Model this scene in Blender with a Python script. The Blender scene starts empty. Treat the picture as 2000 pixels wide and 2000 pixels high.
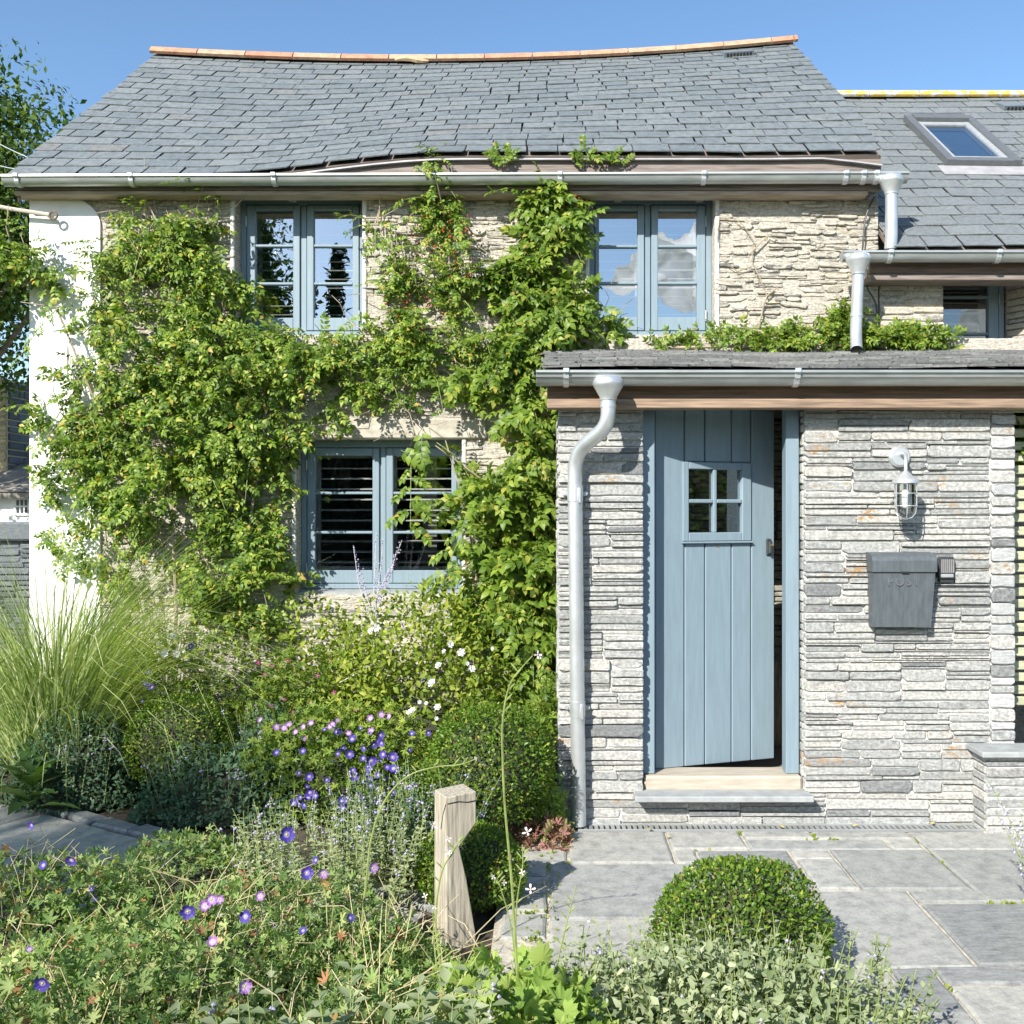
import bpy, math, random
import numpy as np
from mathutils import Vector, Matrix
PI = math.pi
S = bpy.context.scene
C = S.collection
rnd = random.Random(7)
rng = np.random.default_rng(11)

# ------------------------------------------------------------------ camera, world, sun, exposure
EYE = 1.7; F = 1900.0; VX = 1070.0; VY = 1000.0
cam_d = bpy.data.cameras.new("camera"); cam = bpy.data.objects.new("camera", cam_d); C.objects.link(cam)
cam.location = (0, 0, EYE); cam.rotation_euler = (PI/2, 0, 0)
cam_d.sensor_width = 36; cam_d.lens = 36*F/2000; cam_d.shift_x = -(VX-1000)/2000
cam_d.clip_start = 0.05; cam_d.clip_end = 3000
S.camera = cam
SUN = Vector((-0.60, -1.0, 0.80)).normalized()          # towards the sun
W = bpy.data.worlds.new("World"); S.world = W; W.use_nodes = True
nt = W.node_tree
for n in list(nt.nodes): nt.nodes.remove(n)
wo = nt.nodes.new('ShaderNodeOutputWorld'); bg = nt.nodes.new('ShaderNodeBackground'); sk = nt.nodes.new('ShaderNodeTexSky')
sk.sky_type = 'NISHITA'; sk.sun_disc = False
sk.sun_elevation = math.asin(SUN.z); sk.sun_rotation = math.atan2(SUN.x, SUN.y)
sk.air_density = 1.0; sk.dust_density = 0.4; sk.ozone_density = 1.2; sk.altitude = 0
hs = nt.nodes.new('ShaderNodeHueSaturation'); hs.inputs['Saturation'].default_value = 1.14; nt.links.new(sk.outputs[0], hs.inputs['Color'])
nt.links.new(hs.outputs[0], bg.inputs[0]); bg.inputs[1].default_value = 0.12
nt.links.new(bg.outputs[0], wo.inputs[0])
sl = bpy.data.lights.new("sun", 'SUN'); so = bpy.data.objects.new("sun", sl); C.objects.link(so)
sl.energy = 5.0; sl.angle = math.radians(0.5); sl.color = (1.0, 0.955, 0.88)
so.rotation_euler = (-SUN).to_track_quat('-Z', 'Y').to_euler(); so.location = (-20, -30, 30)
S.view_settings.view_transform = 'Standard'; S.view_settings.look = 'None'
S.view_settings.exposure = 0.85; S.view_settings.gamma = 1.0; S.view_settings.use_curve_mapping = False

def P(u, v, Y):
    """place on the picture -> point at depth Y (camera measurements)"""
    return Vector(((u-VX)/F*Y, Y, EYE-(v-VY)/F*Y))
def PX(u, Y): return (u-VX)/F*Y
def PZ(v, Y): return EYE-(v-VY)/F*Y

# ------------------------------------------------------------------ materials
MATS = {}
def base_mat(name):
    m = bpy.data.materials.new(name); m.use_nodes = True
    b = m.node_tree.nodes['Principled BSDF']
    MATS[name] = m
    return m, m.node_tree, b
def N(nt, t, **k):
    n = nt.nodes.new(t)
    for a, b in k.items(): setattr(n, a, b)
    return n
def rand_node(nt):
    """a per-piece random number: object random + mesh island random, wrapped to 0..1"""
    oi = N(nt, 'ShaderNodeObjectInfo'); ge = N(nt, 'ShaderNodeNewGeometry')
    ad = N(nt, 'ShaderNodeMath', operation='ADD'); fr = N(nt, 'ShaderNodeMath', operation='FRACT')
    nt.links.new(oi.outputs['Random'], ad.inputs[0]); nt.links.new(ge.outputs['Random Per Island'], ad.inputs[1])
    nt.links.new(ad.outputs[0], fr.inputs[0]); return fr.outputs[0]
def ramp(nt, fac, stops, interp='LINEAR'):
    r = N(nt, 'ShaderNodeValToRGB'); r.color_ramp.interpolation = interp
    el = r.color_ramp.elements
    while len(el) > 1: el.remove(el[-1])
    el[0].position = stops[0][0]; el[0].color = (*stops[0][1], 1)
    for p, c in stops[1:]:
        e = el.new(p); e.color = (*c, 1)
    if fac is not None: nt.links.new(fac, r.inputs[0])
    return r
def noise(nt, scale, detail=4, rough=.55, coord='pos', stretch=(1, 1, 1)):
    if coord == 'pos':
        g = N(nt, 'ShaderNodeNewGeometry'); out = g.outputs['Position']
    else:
        g = N(nt, 'ShaderNodeTexCoord'); out = g.outputs['Object']
    mp = N(nt, 'ShaderNodeMapping'); mp.inputs['Scale'].default_value = stretch
    nt.links.new(out, mp.inputs[0])
    n = N(nt, 'ShaderNodeTexNoise'); n.inputs['Scale'].default_value = scale; n.inputs['Detail'].default_value = detail
    n.inputs['Roughness'].default_value = rough
    nt.links.new(mp.outputs[0], n.inputs['Vector']); return n.outputs['Fac']
def mix(nt, fac, a, b, mode='MIX'):
    m = N(nt, 'ShaderNodeMix', data_type='RGBA', blend_type=mode)
    for sock, val in ((m.inputs[0], fac), (m.inputs[6], a), (m.inputs[7], b)):
        if isinstance(val, (int, float)): sock.default_value = val
        elif isinstance(val, tuple): sock.default_value = (*val, 1)
        else: nt.links.new(val, sock)
    return m.outputs[2]
def thresh(nt, fac, lo, hi):
    r = N(nt, 'ShaderNodeMapRange'); r.inputs[1].default_value = lo; r.inputs[2].default_value = hi
    nt.links.new(fac, r.inputs[0]); return r.outputs[0]
def bump(nt, b, h, strength=.4, dist=.01):
    n = N(nt, 'ShaderNodeBump'); n.inputs['Strength'].default_value = strength; n.inputs['Distance'].default_value = dist
    nt.links.new(h, n.inputs['Height']); nt.links.new(n.outputs[0], b.inputs['Normal'])

def stone_mat(name, stops, rust=.0, relief=(.55, .008, 45), rustcol=(.42, .2, .05), lichen=0., rough=.8, streak=(3, 3, 16), vein=.3, lichcol=(.5, .38, .06), smear=None, lsc=9):
    m, nt, b = base_mat(name)
    r = rand_node(nt); c = ramp(nt, r, stops).outputs[0]
    n1 = noise(nt, 7, 6, .65, stretch=streak)
    c = mix(nt, .75, c, ramp(nt, n1, [(.3, (.55, .56, .58)), (.5, (1, 1, 1)), (.68, (1.25, 1.24, 1.2))]).outputs[0], 'MULTIPLY')
    n2 = noise(nt, 60, 5, .7)
    c = mix(nt, vein, c, ramp(nt, n2, [(.35, (.6, .6, .62)), (.62, (1.35, 1.35, 1.33))]).outputs[0], 'MULTIPLY')
    if rust:
        n3 = noise(nt, 3.1, 5, .6, stretch=(1, 1, 2.5))
        mu = N(nt, 'ShaderNodeMath', operation='MULTIPLY'); nt.links.new(thresh(nt, n3, .70-rust, .76-rust), mu.inputs[0]); nt.links.new(thresh(nt, noise(nt, 24, 5, .7, stretch=(1, 1, 2)), .47, .56), mu.inputs[1])
        c = mix(nt, mu.outputs[0], c, mix(nt, n2, rustcol, (.46, .29, .12)))
    if smear:
        n6 = noise(nt, 14, 6, .75, stretch=(1, 1, 2.2)); c = mix(nt, thresh(nt, n6, .47, .56), c, smear)
    if lichen:
        n4 = noise(nt, lsc, 5, .65)
        c = mix(nt, thresh(nt, n4, .72-lichen, .76-lichen), c, lichcol)
    nt.links.new(c, b.inputs['Base Color']); b.inputs['Roughness'].default_value = rough
    n5 = noise(nt, relief[2], 6, .7, stretch=streak)
    bump(nt, b, n5, relief[0], relief[1]); return m
def plain_mat(name, col, rough=.5, metal=0., nscale=20, var=.12, bmp=.0, stretch=(1, 1, 1), spec=None):
    m, nt, b = base_mat(name)
    n = noise(nt, nscale, 5, .6, stretch=stretch)
    k = ramp(nt, n, [(.3, (1-var,)*3), (.7, (1+var,)*3)]).outputs[0]
    c = mix(nt, 1.0, col, k, 'MULTIPLY')
    nt.links.new(c, b.inputs['Base Color']); b.inputs['Roughness'].default_value = rough; b.inputs['Metallic'].default_value = metal
    if spec is not None: b.inputs['Specular IOR Level'].default_value = spec
    if bmp: bump(nt, b, n, bmp, .004)
    return m
def leaf_mat(name, stops, trans=.35, rough=.45, spec=.4, tcol=None):
    m, nt, b = base_mat(name)
    r = rand_node(nt); c = ramp(nt, r, stops).outputs[0]
    n = noise(nt, 3, 3); c = mix(nt, .6, c, ramp(nt, n, [(.35, (.75, .8, .7)), (.65, (1.2, 1.15, 1.1))]).outputs[0], 'MULTIPLY')
    nt.links.new(c, b.inputs['Base Color']); b.inputs['Roughness'].default_value = rough; b.inputs['Specular IOR Level'].default_value = spec*.5
    t = N(nt, 'ShaderNodeBsdfTranslucent'); c2 = mix(nt, 1.0, c, (1.5, 1.6, .55), 'MULTIPLY'); nt.links.new(c2, t.inputs[0])
    mx = N(nt, 'ShaderNodeMixShader'); mx.inputs[0].default_value = trans
    nt.links.new(b.outputs[0], mx.inputs[1]); nt.links.new(t.outputs[0], mx.inputs[2])
    o = nt.nodes['Material Output']; nt.links.new(mx.outputs[0], o.inputs[0]); return m

M_slate = stone_mat('roof_slate', [(0, (0.129, 0.148, 0.156)), (0.3, (0.145, 0.165, 0.172)), (0.7, (0.158, 0.176, 0.181)), (0.93, (0.17, 0.189, 0.193)), (1, (0.166, 0.168, 0.162))], rough=.55, streak=(3, 3, 3), vein=.3, lichen=.015)
M_slate2 = stone_mat('wing_slate', [(0, (0.142, 0.158, 0.164)), (0.6, (0.168, 0.185, 0.187)), (1, (0.155, 0.172, 0.178))], rough=.62, streak=(5, 5, 5), vein=.15)
M_slate3 = stone_mat('porch_slate', [(0, (.13, .135, .132)), (.6, (.18, .182, .176)), (1, (.25, .25, .235))], rough=.75, streak=(6, 6, 6), vein=.4, lichen=.02)
M_stone = stone_mat('slate_stone', [(0, (.21, .22, .222)), (.06, (.32, .325, .315)), (.25, (.40, .405, .39)), (.55, (.46, .46, .435)), (.85, (.51, .505, .47)), (.95, (.52, .505, .46)), (1, (.30, .305, .30))], rust=.085, rustcol=(.40, .22, .08), rough=.8, vein=.85, streak=(4, 4, 20), relief=(.8, .012, 22))
M_rubble = stone_mat('rubble_stone', [(0, (0.14, 0.137, 0.13)), (0.12, (0.32, 0.304, 0.273)), (0.5, (0.464, 0.431, 0.362)), (0.85, (0.544, 0.502, 0.412)), (1, (0.432, 0.363, 0.239))], rust=.05, rustcol=(.46, .33, .15), rough=.9, vein=.8, streak=(2.6, 2.6, 16), smear=(.58, .54, .455), relief=(.8, .018, 12))
M_quoin = stone_mat('pale_quoin', [(0, (.36, .37, .37)), (1, (.47, .47, .46))], rough=.8, vein=.3)
M_mortar = plain_mat('pale_mortar', (.62, .61, .57), .95, 0, 35, .25, .8)
M_mortar2 = stone_mat('lime_mortar', [(0, (0.525, 0.486, 0.411)), (1, (0.541, 0.498, 0.419))], rough=.95, vein=.8, streak=(2.2, 2.2, 11), relief=(.9, .02, 12))
M_render = plain_mat('white_render', (.80, .80, .78), .85, 0, 6, .05, .25)
M_blue = plain_mat('blue_grey_paint', (.19, .256, .298), .5, 0, 14, .085, .14, stretch=(4, 4, .35))
M_bluedark = plain_mat('groove_shadow', (.13, .19, .24), .6, 0, 9, .05)
M_galv = plain_mat('galvanised_steel', (.42, .44, .43), .42, .6, 9, .16, .05, stretch=(.6, 3, 3))
M_galv2 = plain_mat('galvanised_pipe', (.62, .64, .65), .38, .65, 10, .12, .05)
M_wood = plain_mat('weathered_board', (.19, .155, .135), .8, 0, 6, .45, .3, stretch=(.8, 6, 14))
M_oak = plain_mat('silvered_oak', (.37, .33, .255), .85, 0, 11, .5, .6, stretch=(8, 8, .6))
M_thresh = plain_mat('threshold_oak', (.40, .35, .28), .7, 0, 8, .2, .2, stretch=(.8, 6, 6))
M_slab = stone_mat('slate_paving', [(0, (.275, .28, .26)), (.3, (.345, .343, .315)), (.7, (.40, .388, .35)), (1, (.30, .302, .287))], rust=.0, rough=.75, streak=(2.2, 2.2, 2), vein=.3)
M_slabdark = stone_mat('dark_slate_paving', [(0, (.20, .21, .207)), (1, (.27, .275, .265))], rough=.75, streak=(2, 7, 2), vein=.4)
M_joint = plain_mat('paving_joint', (.44, .40, .32), .95, 0, 25, .35, .6)
M_ledge = plain_mat('slate_ledge', (.29, .305, .305), .7, 0, 14, .2, .3)
M_tile = stone_mat('ridge_terracotta', [(0, (.40, .19, .115)), (.5, (.46, .245, .15)), (1, (.44, .29, .19))], rough=.85, streak=(2, 2, 2), vein=.35)
M_tilel = stone_mat('lichened_ridge', [(0, (.42, .3, .2)), (1, (.5, .42, .33))], rough=.9, lichen=.235, lsc=17, lichcol=(.60, .40, .05), streak=(2, 2, 2), vein=.9, smear=(.66, .63, .56))
M_dark = plain_mat('black_metal', (.035, .04, .045), .45, .0, 30, .2)
M_under = plain_mat('roof_batten', (.17, .14, .12), .9)
M_slot = plain_mat('drain_dark', (.02, .02, .02), .9)
M_box = plain_mat('graphite_enamel', (.09, .105, .115), .5, .1, 60, .22, .12, stretch=(1, 1, .15))
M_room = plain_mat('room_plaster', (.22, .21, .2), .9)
M_slat = plain_mat('shutter_paint', (.50, .47, .44), .6)
M_lead = plain_mat('lead_flashing', (.36, .35, .36), .6, .2, 10, .2)
M_soil = plain_mat('garden_soil', (.06, .045, .03), .95, 0, 18, .5, 1.0)
M_grassland = plain_mat('rough_grass', (.06, .085, .03), .95, 0, 3, .5, .5)
M_fence = plain_mat('fence_timber', (.40, .41, .27), .8, 0, 7, .3, .2, stretch=(.8, 4, 8))
M_bark = plain_mat('bark', (.16, .12, .085), .9, 0, 25, .4, .8, stretch=(1, 1, .3))
M_vine = plain_mat('vine_wood', (.33, .27, .19), .9, 0, 30, .3, .5)
M_stalk = plain_mat('green_stalk', (.22, .27, .08), .6, 0, 20, .3)
M_dry = plain_mat('dry_stalk', (.42, .36, .2), .7, 0, 20, .3)
M_shadecore = plain_mat('shade_core_dark', (.035, .04, .02), .9, 0, 40, .5, .5)  # near-black filler inside plants, shade between the leaves put into its colour
M_white = plain_mat('white_plastic', (.75, .75, .73), .5)
M_wire = plain_mat('pale_wire', (.5, .55, .6), .5)
M_ltile = plain_mat('far_roof_tile', (.24, .22, .19), .9, 0, 6, .3, .4)
M_farstone = stone_mat('far_stone', [(0, (.3, .27, .2)), (.5, (.5, .44, .28)), (1, (.55, .48, .33))], rough=.9, lichen=.1, lichcol=(.5, .42, .15))
M_shadestone = stone_mat('shade_dark_stone', [(0, (.07, .08, .092)), (1, (.14, .155, .165))], rough=.9)  # stone colour darkened so garden wall and chimney side look shaded
L_wist = leaf_mat('climber_leaf', [(0, (0.042, 0.089, 0.013)), (0.25, (0.09, 0.167, 0.021)), (0.6, (0.169, 0.256, 0.034)), (0.88, (0.267, 0.345, 0.058)), (0.96, (0.399, 0.392, 0.067)), (1, (0.388, 0.262, 0.058))], .27, .42, .5)
L_wist2 = leaf_mat('wisteria_leaf', [(0, (0.057, 0.111, 0.016)), (0.4, (0.124, 0.202, 0.026)), (0.85, (0.206, 0.289, 0.047)), (0.97, (0.31, 0.334, 0.06)), (1, (0.351, 0.263, 0.06))], .3, .42, .5)
L_box = leaf_mat('box_leaf', [(0, (0.047, 0.098, 0.016)), (0.5, (0.098, 0.184, 0.022)), (0.85, (0.183, 0.276, 0.04)), (0.93, (0.354, 0.408, 0.066)), (0.975, (0.24, 0.2, 0.05)), (1, (0.2, 0.1, 0.04))], .3, .35, .5)
L_cran = leaf_mat('cranesbill_leaf', [(0, (0.064, 0.125, 0.043)), (0.3, (0.154, 0.25, 0.075)), (0.6, (0.243, 0.343, 0.112)), (0.85, (0.359, 0.424, 0.175)), (0.94, (0.461, 0.474, 0.212)), (0.97, (0.461, 0.25, 0.124)), (1, (0.359, 0.15, 0.1))], .36, .5, .35)
L_mant = leaf_mat('mantle_leaf', [(0, (0.191, 0.299, 0.065)), (0.5, (0.273, 0.39, 0.091)), (1, (0.382, 0.468, 0.143))], .38, .6, .25)
L_silver = leaf_mat('silver_leaf', [(0, (0.174, 0.229, 0.121)), (0.5, (0.294, 0.344, 0.203)), (1, (0.441, 0.471, 0.319))], .3, .65, .2)
L_catm = leaf_mat('catmint_leaf', [(0, (0.052, 0.109, 0.063)), (0.5, (0.093, 0.167, 0.098)), (1, (0.145, 0.23, 0.144))], .3, .6, .25)
L_aster = leaf_mat('border_leaf', [(0, (0.077, 0.139, 0.026)), (0.5, (0.163, 0.252, 0.043)), (1, (0.306, 0.365, 0.07))], .35)
L_rose = leaf_mat('rose_leaf', [(0, (0.108, 0.175, 0.021)), (0.5, (0.216, 0.294, 0.042)), (1, (0.37, 0.392, 0.07))], .4)
L_grass = leaf_mat('grass_blade', [(0, (0.186, 0.26, 0.083)), (0.5, (0.371, 0.46, 0.18)), (0.85, (0.576, 0.638, 0.312)), (1, (0.743, 0.718, 0.455))], .3, .5, .3)
L_tree = leaf_mat('tree_leaf', [(0, (0.026, 0.065, 0.016)), (0.6, (0.058, 0.111, 0.023)), (1, (0.13, 0.182, 0.039))], .3)
L_ash = leaf_mat('ash_leaf', [(0, (.03, .065, .016)), (.5, (.065, .12, .025)), (1, (.16, .22, .05))], .3)
L_conif = leaf_mat('conifer_leaf', [(0, (.012, .03, .012)), (1, (.035, .06, .02))], .15)
L_fox = leaf_mat('rosette_leaf', [(0, (.05, .1, .03)), (1, (.09, .15, .05))], .25)
L_pink = leaf_mat('bergenia_leaf', [(0, (.32, .12, .12)), (.5, (.4, .22, .2)), (1, (.3, .3, .12))], .3)
L_berry = plain_mat('red_berry', (.5, .09, .04), .35)
L_dead = plain_mat('fallen_leaf', (.5, .38, .1), .8)
def petal_mat(name, inner, outer, r0=.25, r1=.7):
    m, nt, b = base_mat(name)
    t = N(nt, 'ShaderNodeTexCoord'); ln = N(nt, 'ShaderNodeVectorMath', operation='LENGTH'); nt.links.new(t.outputs['Object'], ln.inputs[0])
    c = ramp(nt, ln.outputs['Value'], [(r0, inner), (r1, outer)]).outputs[0]
    nt.links.new(c, b.inputs['Base Color']); b.inputs['Roughness'].default_value = .6
    tr = N(nt, 'ShaderNodeBsdfTranslucent'); nt.links.new(c, tr.inputs[0]); mx = N(nt, 'ShaderNodeMixShader'); mx.inputs[0].default_value = .3
    nt.links.new(b.outputs[0], mx.inputs[1]); nt.links.new(tr.outputs[0], mx.inputs[2]); nt.links.new(mx.outputs[0], nt.nodes['Material Output'].inputs[0])
    return m
P_purple = petal_mat('purple_petal', (.6, .5, .72), (.075, .05, .33), .16, .46)
P_mauve = petal_mat('mauve_petal', (.7, .6, .72), (.34, .15, .44), .2, .7)
P_pink = petal_mat('magenta_petal', (.5, .1, .25), (.5, .06, .26))
P_white = petal_mat('white_petal', (.8, .8, .72), (.82, .82, .84))
P_blush = petal_mat('blush_petal', (.8, .6, .65), (.8, .76, .78))
P_yellow = plain_mat('stamen_yellow', (.6, .5, .1), .7)
P_lav = plain_mat('lavender_spike', (.40, .35, .56), .7, 0, 60, .3)
# glass: thin coated pane, part mirror, part clear
def glass(name, refl, tint=(.9, .95, .95)):
    m = bpy.data.materials.new(name); m.use_nodes = True; nt = m.node_tree
    for n in list(nt.nodes): nt.nodes.remove(n)
    o = N(nt, 'ShaderNodeOutputMaterial'); g = N(nt, 'ShaderNodeBsdfGlossy'); g.inputs['Roughness'].default_value = .0
    g.inputs[0].default_value = (.93, .97, 1, 1)
    t = N(nt, 'ShaderNodeBsdfTransparent'); t.inputs[0].default_value = (*tint, 1)
    mx = N(nt, 'ShaderNodeMixShader'); lw = N(nt, 'ShaderNodeLayerWeight'); lw.inputs[0].default_value = .35
    mr = N(nt, 'ShaderNodeMapRange'); mr.inputs[3].default_value = refl; mr.inputs[4].default_value = 1.0
    nt.links.new(lw.outputs['Fresnel'], mr.inputs[0]); nt.links.new(mr.outputs[0], mx.inputs[0])
    nt.links.new(t.outputs[0], mx.inputs[1]); nt.links.new(g.outputs[0], mx.inputs[2])
    tc = N(nt, 'ShaderNodeNewGeometry'); nz = N(nt, 'ShaderNodeTexNoise'); nz.inputs['Scale'].default_value = 3.0
    nt.links.new(tc.outputs['Position'], nz.inputs['Vector'])
    bp = N(nt, 'ShaderNodeBump'); bp.inputs['Strength'].default_value = .045; bp.inputs['Distance'].default_value = .02
    nt.links.new(nz.outputs['Fac'], bp.inputs['Height']); nt.links.new(bp.outputs[0], g.inputs['Normal'])
    nt.links.new(mx.outputs[0], o.inputs[0]); return m
G_win = glass('window_glass', .42); G_low = glass('low_window_glass', .18); G_lamp = glass('lamp_glass', .12, (.93, .94, .93))

# ------------------------------------------------------------------ mesh helpers
def link(o, parent=None):
    C.objects.link(o)
    if parent is not None: o.parent = parent
    return o
def tag(o, label=None, cat=None, group=None, kind=None):
    if label: o['label'] = label
    if cat: o['category'] = cat
    if group: o['group'] = group
    if kind: o['kind'] = kind
    return o
def thing(name, label, cat, loc=(0, 0, 0), group=None):
    o = bpy.data.objects.new(name, None); o.empty_display_size = .1; o.location = loc; link(o)
    return tag(o, label, cat, group)
class MB:
    def __init__(s): s.v = []; s.f = []; s.m = []
    def add(s, vs, fs, m=0):
        b = len(s.v); s.v += [tuple(p) for p in vs]
        for f in fs: s.f.append(tuple(b+i for i in f)); s.m.append(m)
        return s
    def box(s, x0, x1, y0, y1, z0, z1, m=0):
        return s.add([(x0, y0, z0), (x1, y0, z0), (x1, y1, z0), (x0, y1, z0), (x0, y0, z1), (x1, y0, z1), (x1, y1, z1), (x0, y1, z1)],
                     [(0, 3, 2, 1), (4, 5, 6, 7), (0, 1, 5, 4), (1, 2, 6, 5), (2, 3, 7, 6), (3, 0, 4, 7)], m)
    def bevbox(s, x0, x1, y0, y1, z0, z1, b=.004, m=0):
        """box with chamfered edges"""
        vs = []; idx = {}
        for ix, (xa, xs) in enumerate(((x0, 1), (x1, -1))):
            for iy, (ya, ys) in enumerate(((y0, 1), (y1, -1))):
                for iz, (za, zs) in enumerate(((z0, 1), (z1, -1))):
                    for k in range(3):
                        p = [xa+xs*b, ya+ys*b, za+zs*b]; p[k] = (xa, ya, za)[k]
                        idx[ix, iy, iz, k] = len(vs); vs.append(tuple(p))
        I = lambda a, b_, c, k: idx[a, b_, c, k]
        fs = [[I(0, 0, 0, 0), I(0, 0, 1, 0), I(0, 1, 1, 0), I(0, 1, 0, 0)], [I(1, 0, 0, 0), I(1, 1, 0, 0), I(1, 1, 1, 0), I(1, 0, 1, 0)],
              [I(0, 0, 0, 1), I(1, 0, 0, 1), I(1, 0, 1, 1), I(0, 0, 1, 1)], [I(0, 1, 0, 1), I(0, 1, 1, 1), I(1, 1, 1, 1), I(1, 1, 0, 1)],
              [I(0, 0, 0, 2), I(0, 1, 0, 2), I(1, 1, 0, 2), I(1, 0, 0, 2)], [I(0, 0, 1, 2), I(1, 0, 1, 2), I(1, 1, 1, 2), I(0, 1, 1, 2)]]
        for a in (0, 1):
            for c in (0, 1):
                fs.append([I(a, c, 0, 0), I(a, c, 0, 1), I(a, c, 1, 1), I(a, c, 1, 0)])
                fs.append([I(a, 0, c, 0), I(a, 0, c, 2), I(a, 1, c, 2), I(a, 1, c, 0)])
                fs.append([I(0, a, c, 1), I(0, a, c, 2), I(1, a, c, 2), I(1, a, c, 1)])
                for d in (0, 1): fs.append([I(a, c, d, 0), I(a, c, d, 1), I(a, c, d, 2)])
        # chamfer faces: normals fixed on build
        return s.add(vs, fs, m)
    def prism(s, poly, d0, d1, axis='x', m=0):
        """poly in the plane across the axis; (y,z) for x, (x,z) for y, (x,y) for z"""
        n = len(poly)
        def mk(p, d): return (d, p[0], p[1]) if axis == 'x' else ((p[0], d, p[1]) if axis == 'y' else (p[0], p[1], d))
        vs = [mk(p, d0) for p in poly]+[mk(p, d1) for p in poly]
        fs = [tuple(range(n)), tuple(range(2*n-1, n-1, -1))]+[(i, (i+1) % n+0, n+(i+1) % n, n+i) for i in range(n)]
        return s.add(vs, fs, m)
    def tube(s, pts, r, n=8, m=0, caps=True):
        pts = [Vector(p) for p in pts]; k = len(pts)
        rs = r if isinstance(r, (list, tuple)) else [r]*k
        vs = []; fs = []; prev = None
        for i, p in enumerate(pts):
            t = (pts[min(i+1, k-1)]-pts[max(i-1, 0)])
            t = t.normalized() if t.length > 1e-9 else Vector((0, 0, 1))
            if prev is None:
                a = t.orthogonal().normalized()
            else:
                a = prev-t*prev.dot(t)
                a = a.normalized() if a.length > 1e-6 else t.orthogonal().normalized()
            prev = a; bb = t.cross(a)
            for j in range(n):
                th = 2*PI*j/n; vs.append(p+(a*math.cos(th)+bb*math.sin(th))*rs[i])
        for i in range(k-1):
            for j in range(n): fs.append((i*n+j, i*n+(j+1) % n, (i+1)*n+(j+1) % n, (i+1)*n+j))
        if caps: fs += [tuple(range(n-1, -1, -1)), tuple((k-1)*n+j for j in range(n))]
        return s.add(vs, fs, m)
    def lathe(s, prof, cx, cy, n=20, m=0):
        """prof: (r,z) list, axis vertical"""
        vs = []; fs = []; k = len(prof)
        for r, z in prof:
            for j in range(n): vs.append((cx+r*math.cos(2*PI*j/n), cy+r*math.sin(2*PI*j/n), z))
        for i in range(k-1):
            for j in range(n): fs.append((i*n+j, i*n+(j+1) % n, (i+1)*n+(j+1) % n, (i+1)*n+j))
        fs += [tuple(range(n-1, -1, -1)), tuple((k-1)*n+j for j in range(n))]
        return s.add(vs, fs, m)
    def mesh(s, name, mats, smooth=False):
        me = bpy.data.meshes.new(name); me.from_pydata(s.v, [], s.f)
        for mm in (mats if isinstance(mats, (list, tuple)) else [mats]): me.materials.append(mm)
        me.polygons.foreach_set('material_index', s.m)
        import bmesh
        bm = bmesh.new(); bm.from_mesh(me); bmesh.ops.recalc_face_normals(bm, faces=bm.faces); bm.to_mesh(me); bm.free()
        if smooth:
            me.polygons.foreach_set('use_smooth', [True]*len(me.polygons))
            try: me.set_sharp_from_angle(angle=math.radians(40))
            except Exception: pass
        me.update(); return me
    def build(s, name, mats, parent=None, smooth=False, loc=None):
        o = bpy.data.objects.new(name, s.mesh(name, mats, smooth))
        if parent is not None:                              # written in world coordinates, parented to a thing at some place
            pl = wpos(parent); o.location = Vector((0, 0, 0))-pl
        if loc is not None: o.location = loc
        return link(o, parent)
def wpos(o):
    p = Vector((0, 0, 0))
    while o is not None: p += o.location; o = o.parent
    return p
def place(name, me, parent, M):
    """a copy sharing mesh data, at world matrix M"""
    o = bpy.data.objects.new(name, me); M = M.copy()
    M.translation = M.translation-wpos(parent) if parent is not None else M.translation
    o.matrix_basis = M; return link(o, parent)

def fast_mesh(name, V, F_, mat, smooth=False):
    V = np.asarray(V, np.float32); F_ = np.asarray(F_, np.int32)
    me = bpy.data.meshes.new(name); nf, k = F_.shape
    me.vertices.add(len(V)); me.vertices.foreach_set('co', V.ravel())
    me.loops.add(nf*k); me.loops.foreach_set('vertex_index', F_.ravel())
    me.polygons.add(nf); me.polygons.foreach_set('loop_start', np.arange(nf, dtype=np.int32)*k)
    me.polygons.foreach_set('loop_total', np.full(nf, k, np.int32))
    me.materials.append(mat); me.update(calc_edges=True); me.validate()
    if smooth: me.polygons.foreach_set('use_smooth', [True]*nf)
    return me
def norm(a): return a/np.maximum(np.linalg.norm(a, axis=1, keepdims=True), 1e-9)
def frames(d, n):
    d = norm(d); x = norm(np.cross(d, n)); z = np.cross(x, d)
    return np.stack([x, d, z], axis=2)
def inst(T, Pn, R, Sc):
    V, Fc = T; N_ = len(Pn)
    Sc = np.broadcast_to(np.asarray(Sc, float), (N_,))
    W_ = np.einsum('nij,kj->nki', R, V)*Sc[:, None, None]+Pn[:, None, :]
    FF = Fc[None]+(np.arange(N_)*len(V))[:, None, None]
    return W_.reshape(-1, 3), FF.reshape(-1, Fc.shape[1])
def cat(parts):
    Vs = []; Fs = []; b = 0
    for V, Fc in parts:
        Vs.append(V); Fs.append(Fc+b); b += len(V)
    return np.concatenate(Vs), np.concatenate(Fs)
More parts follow.
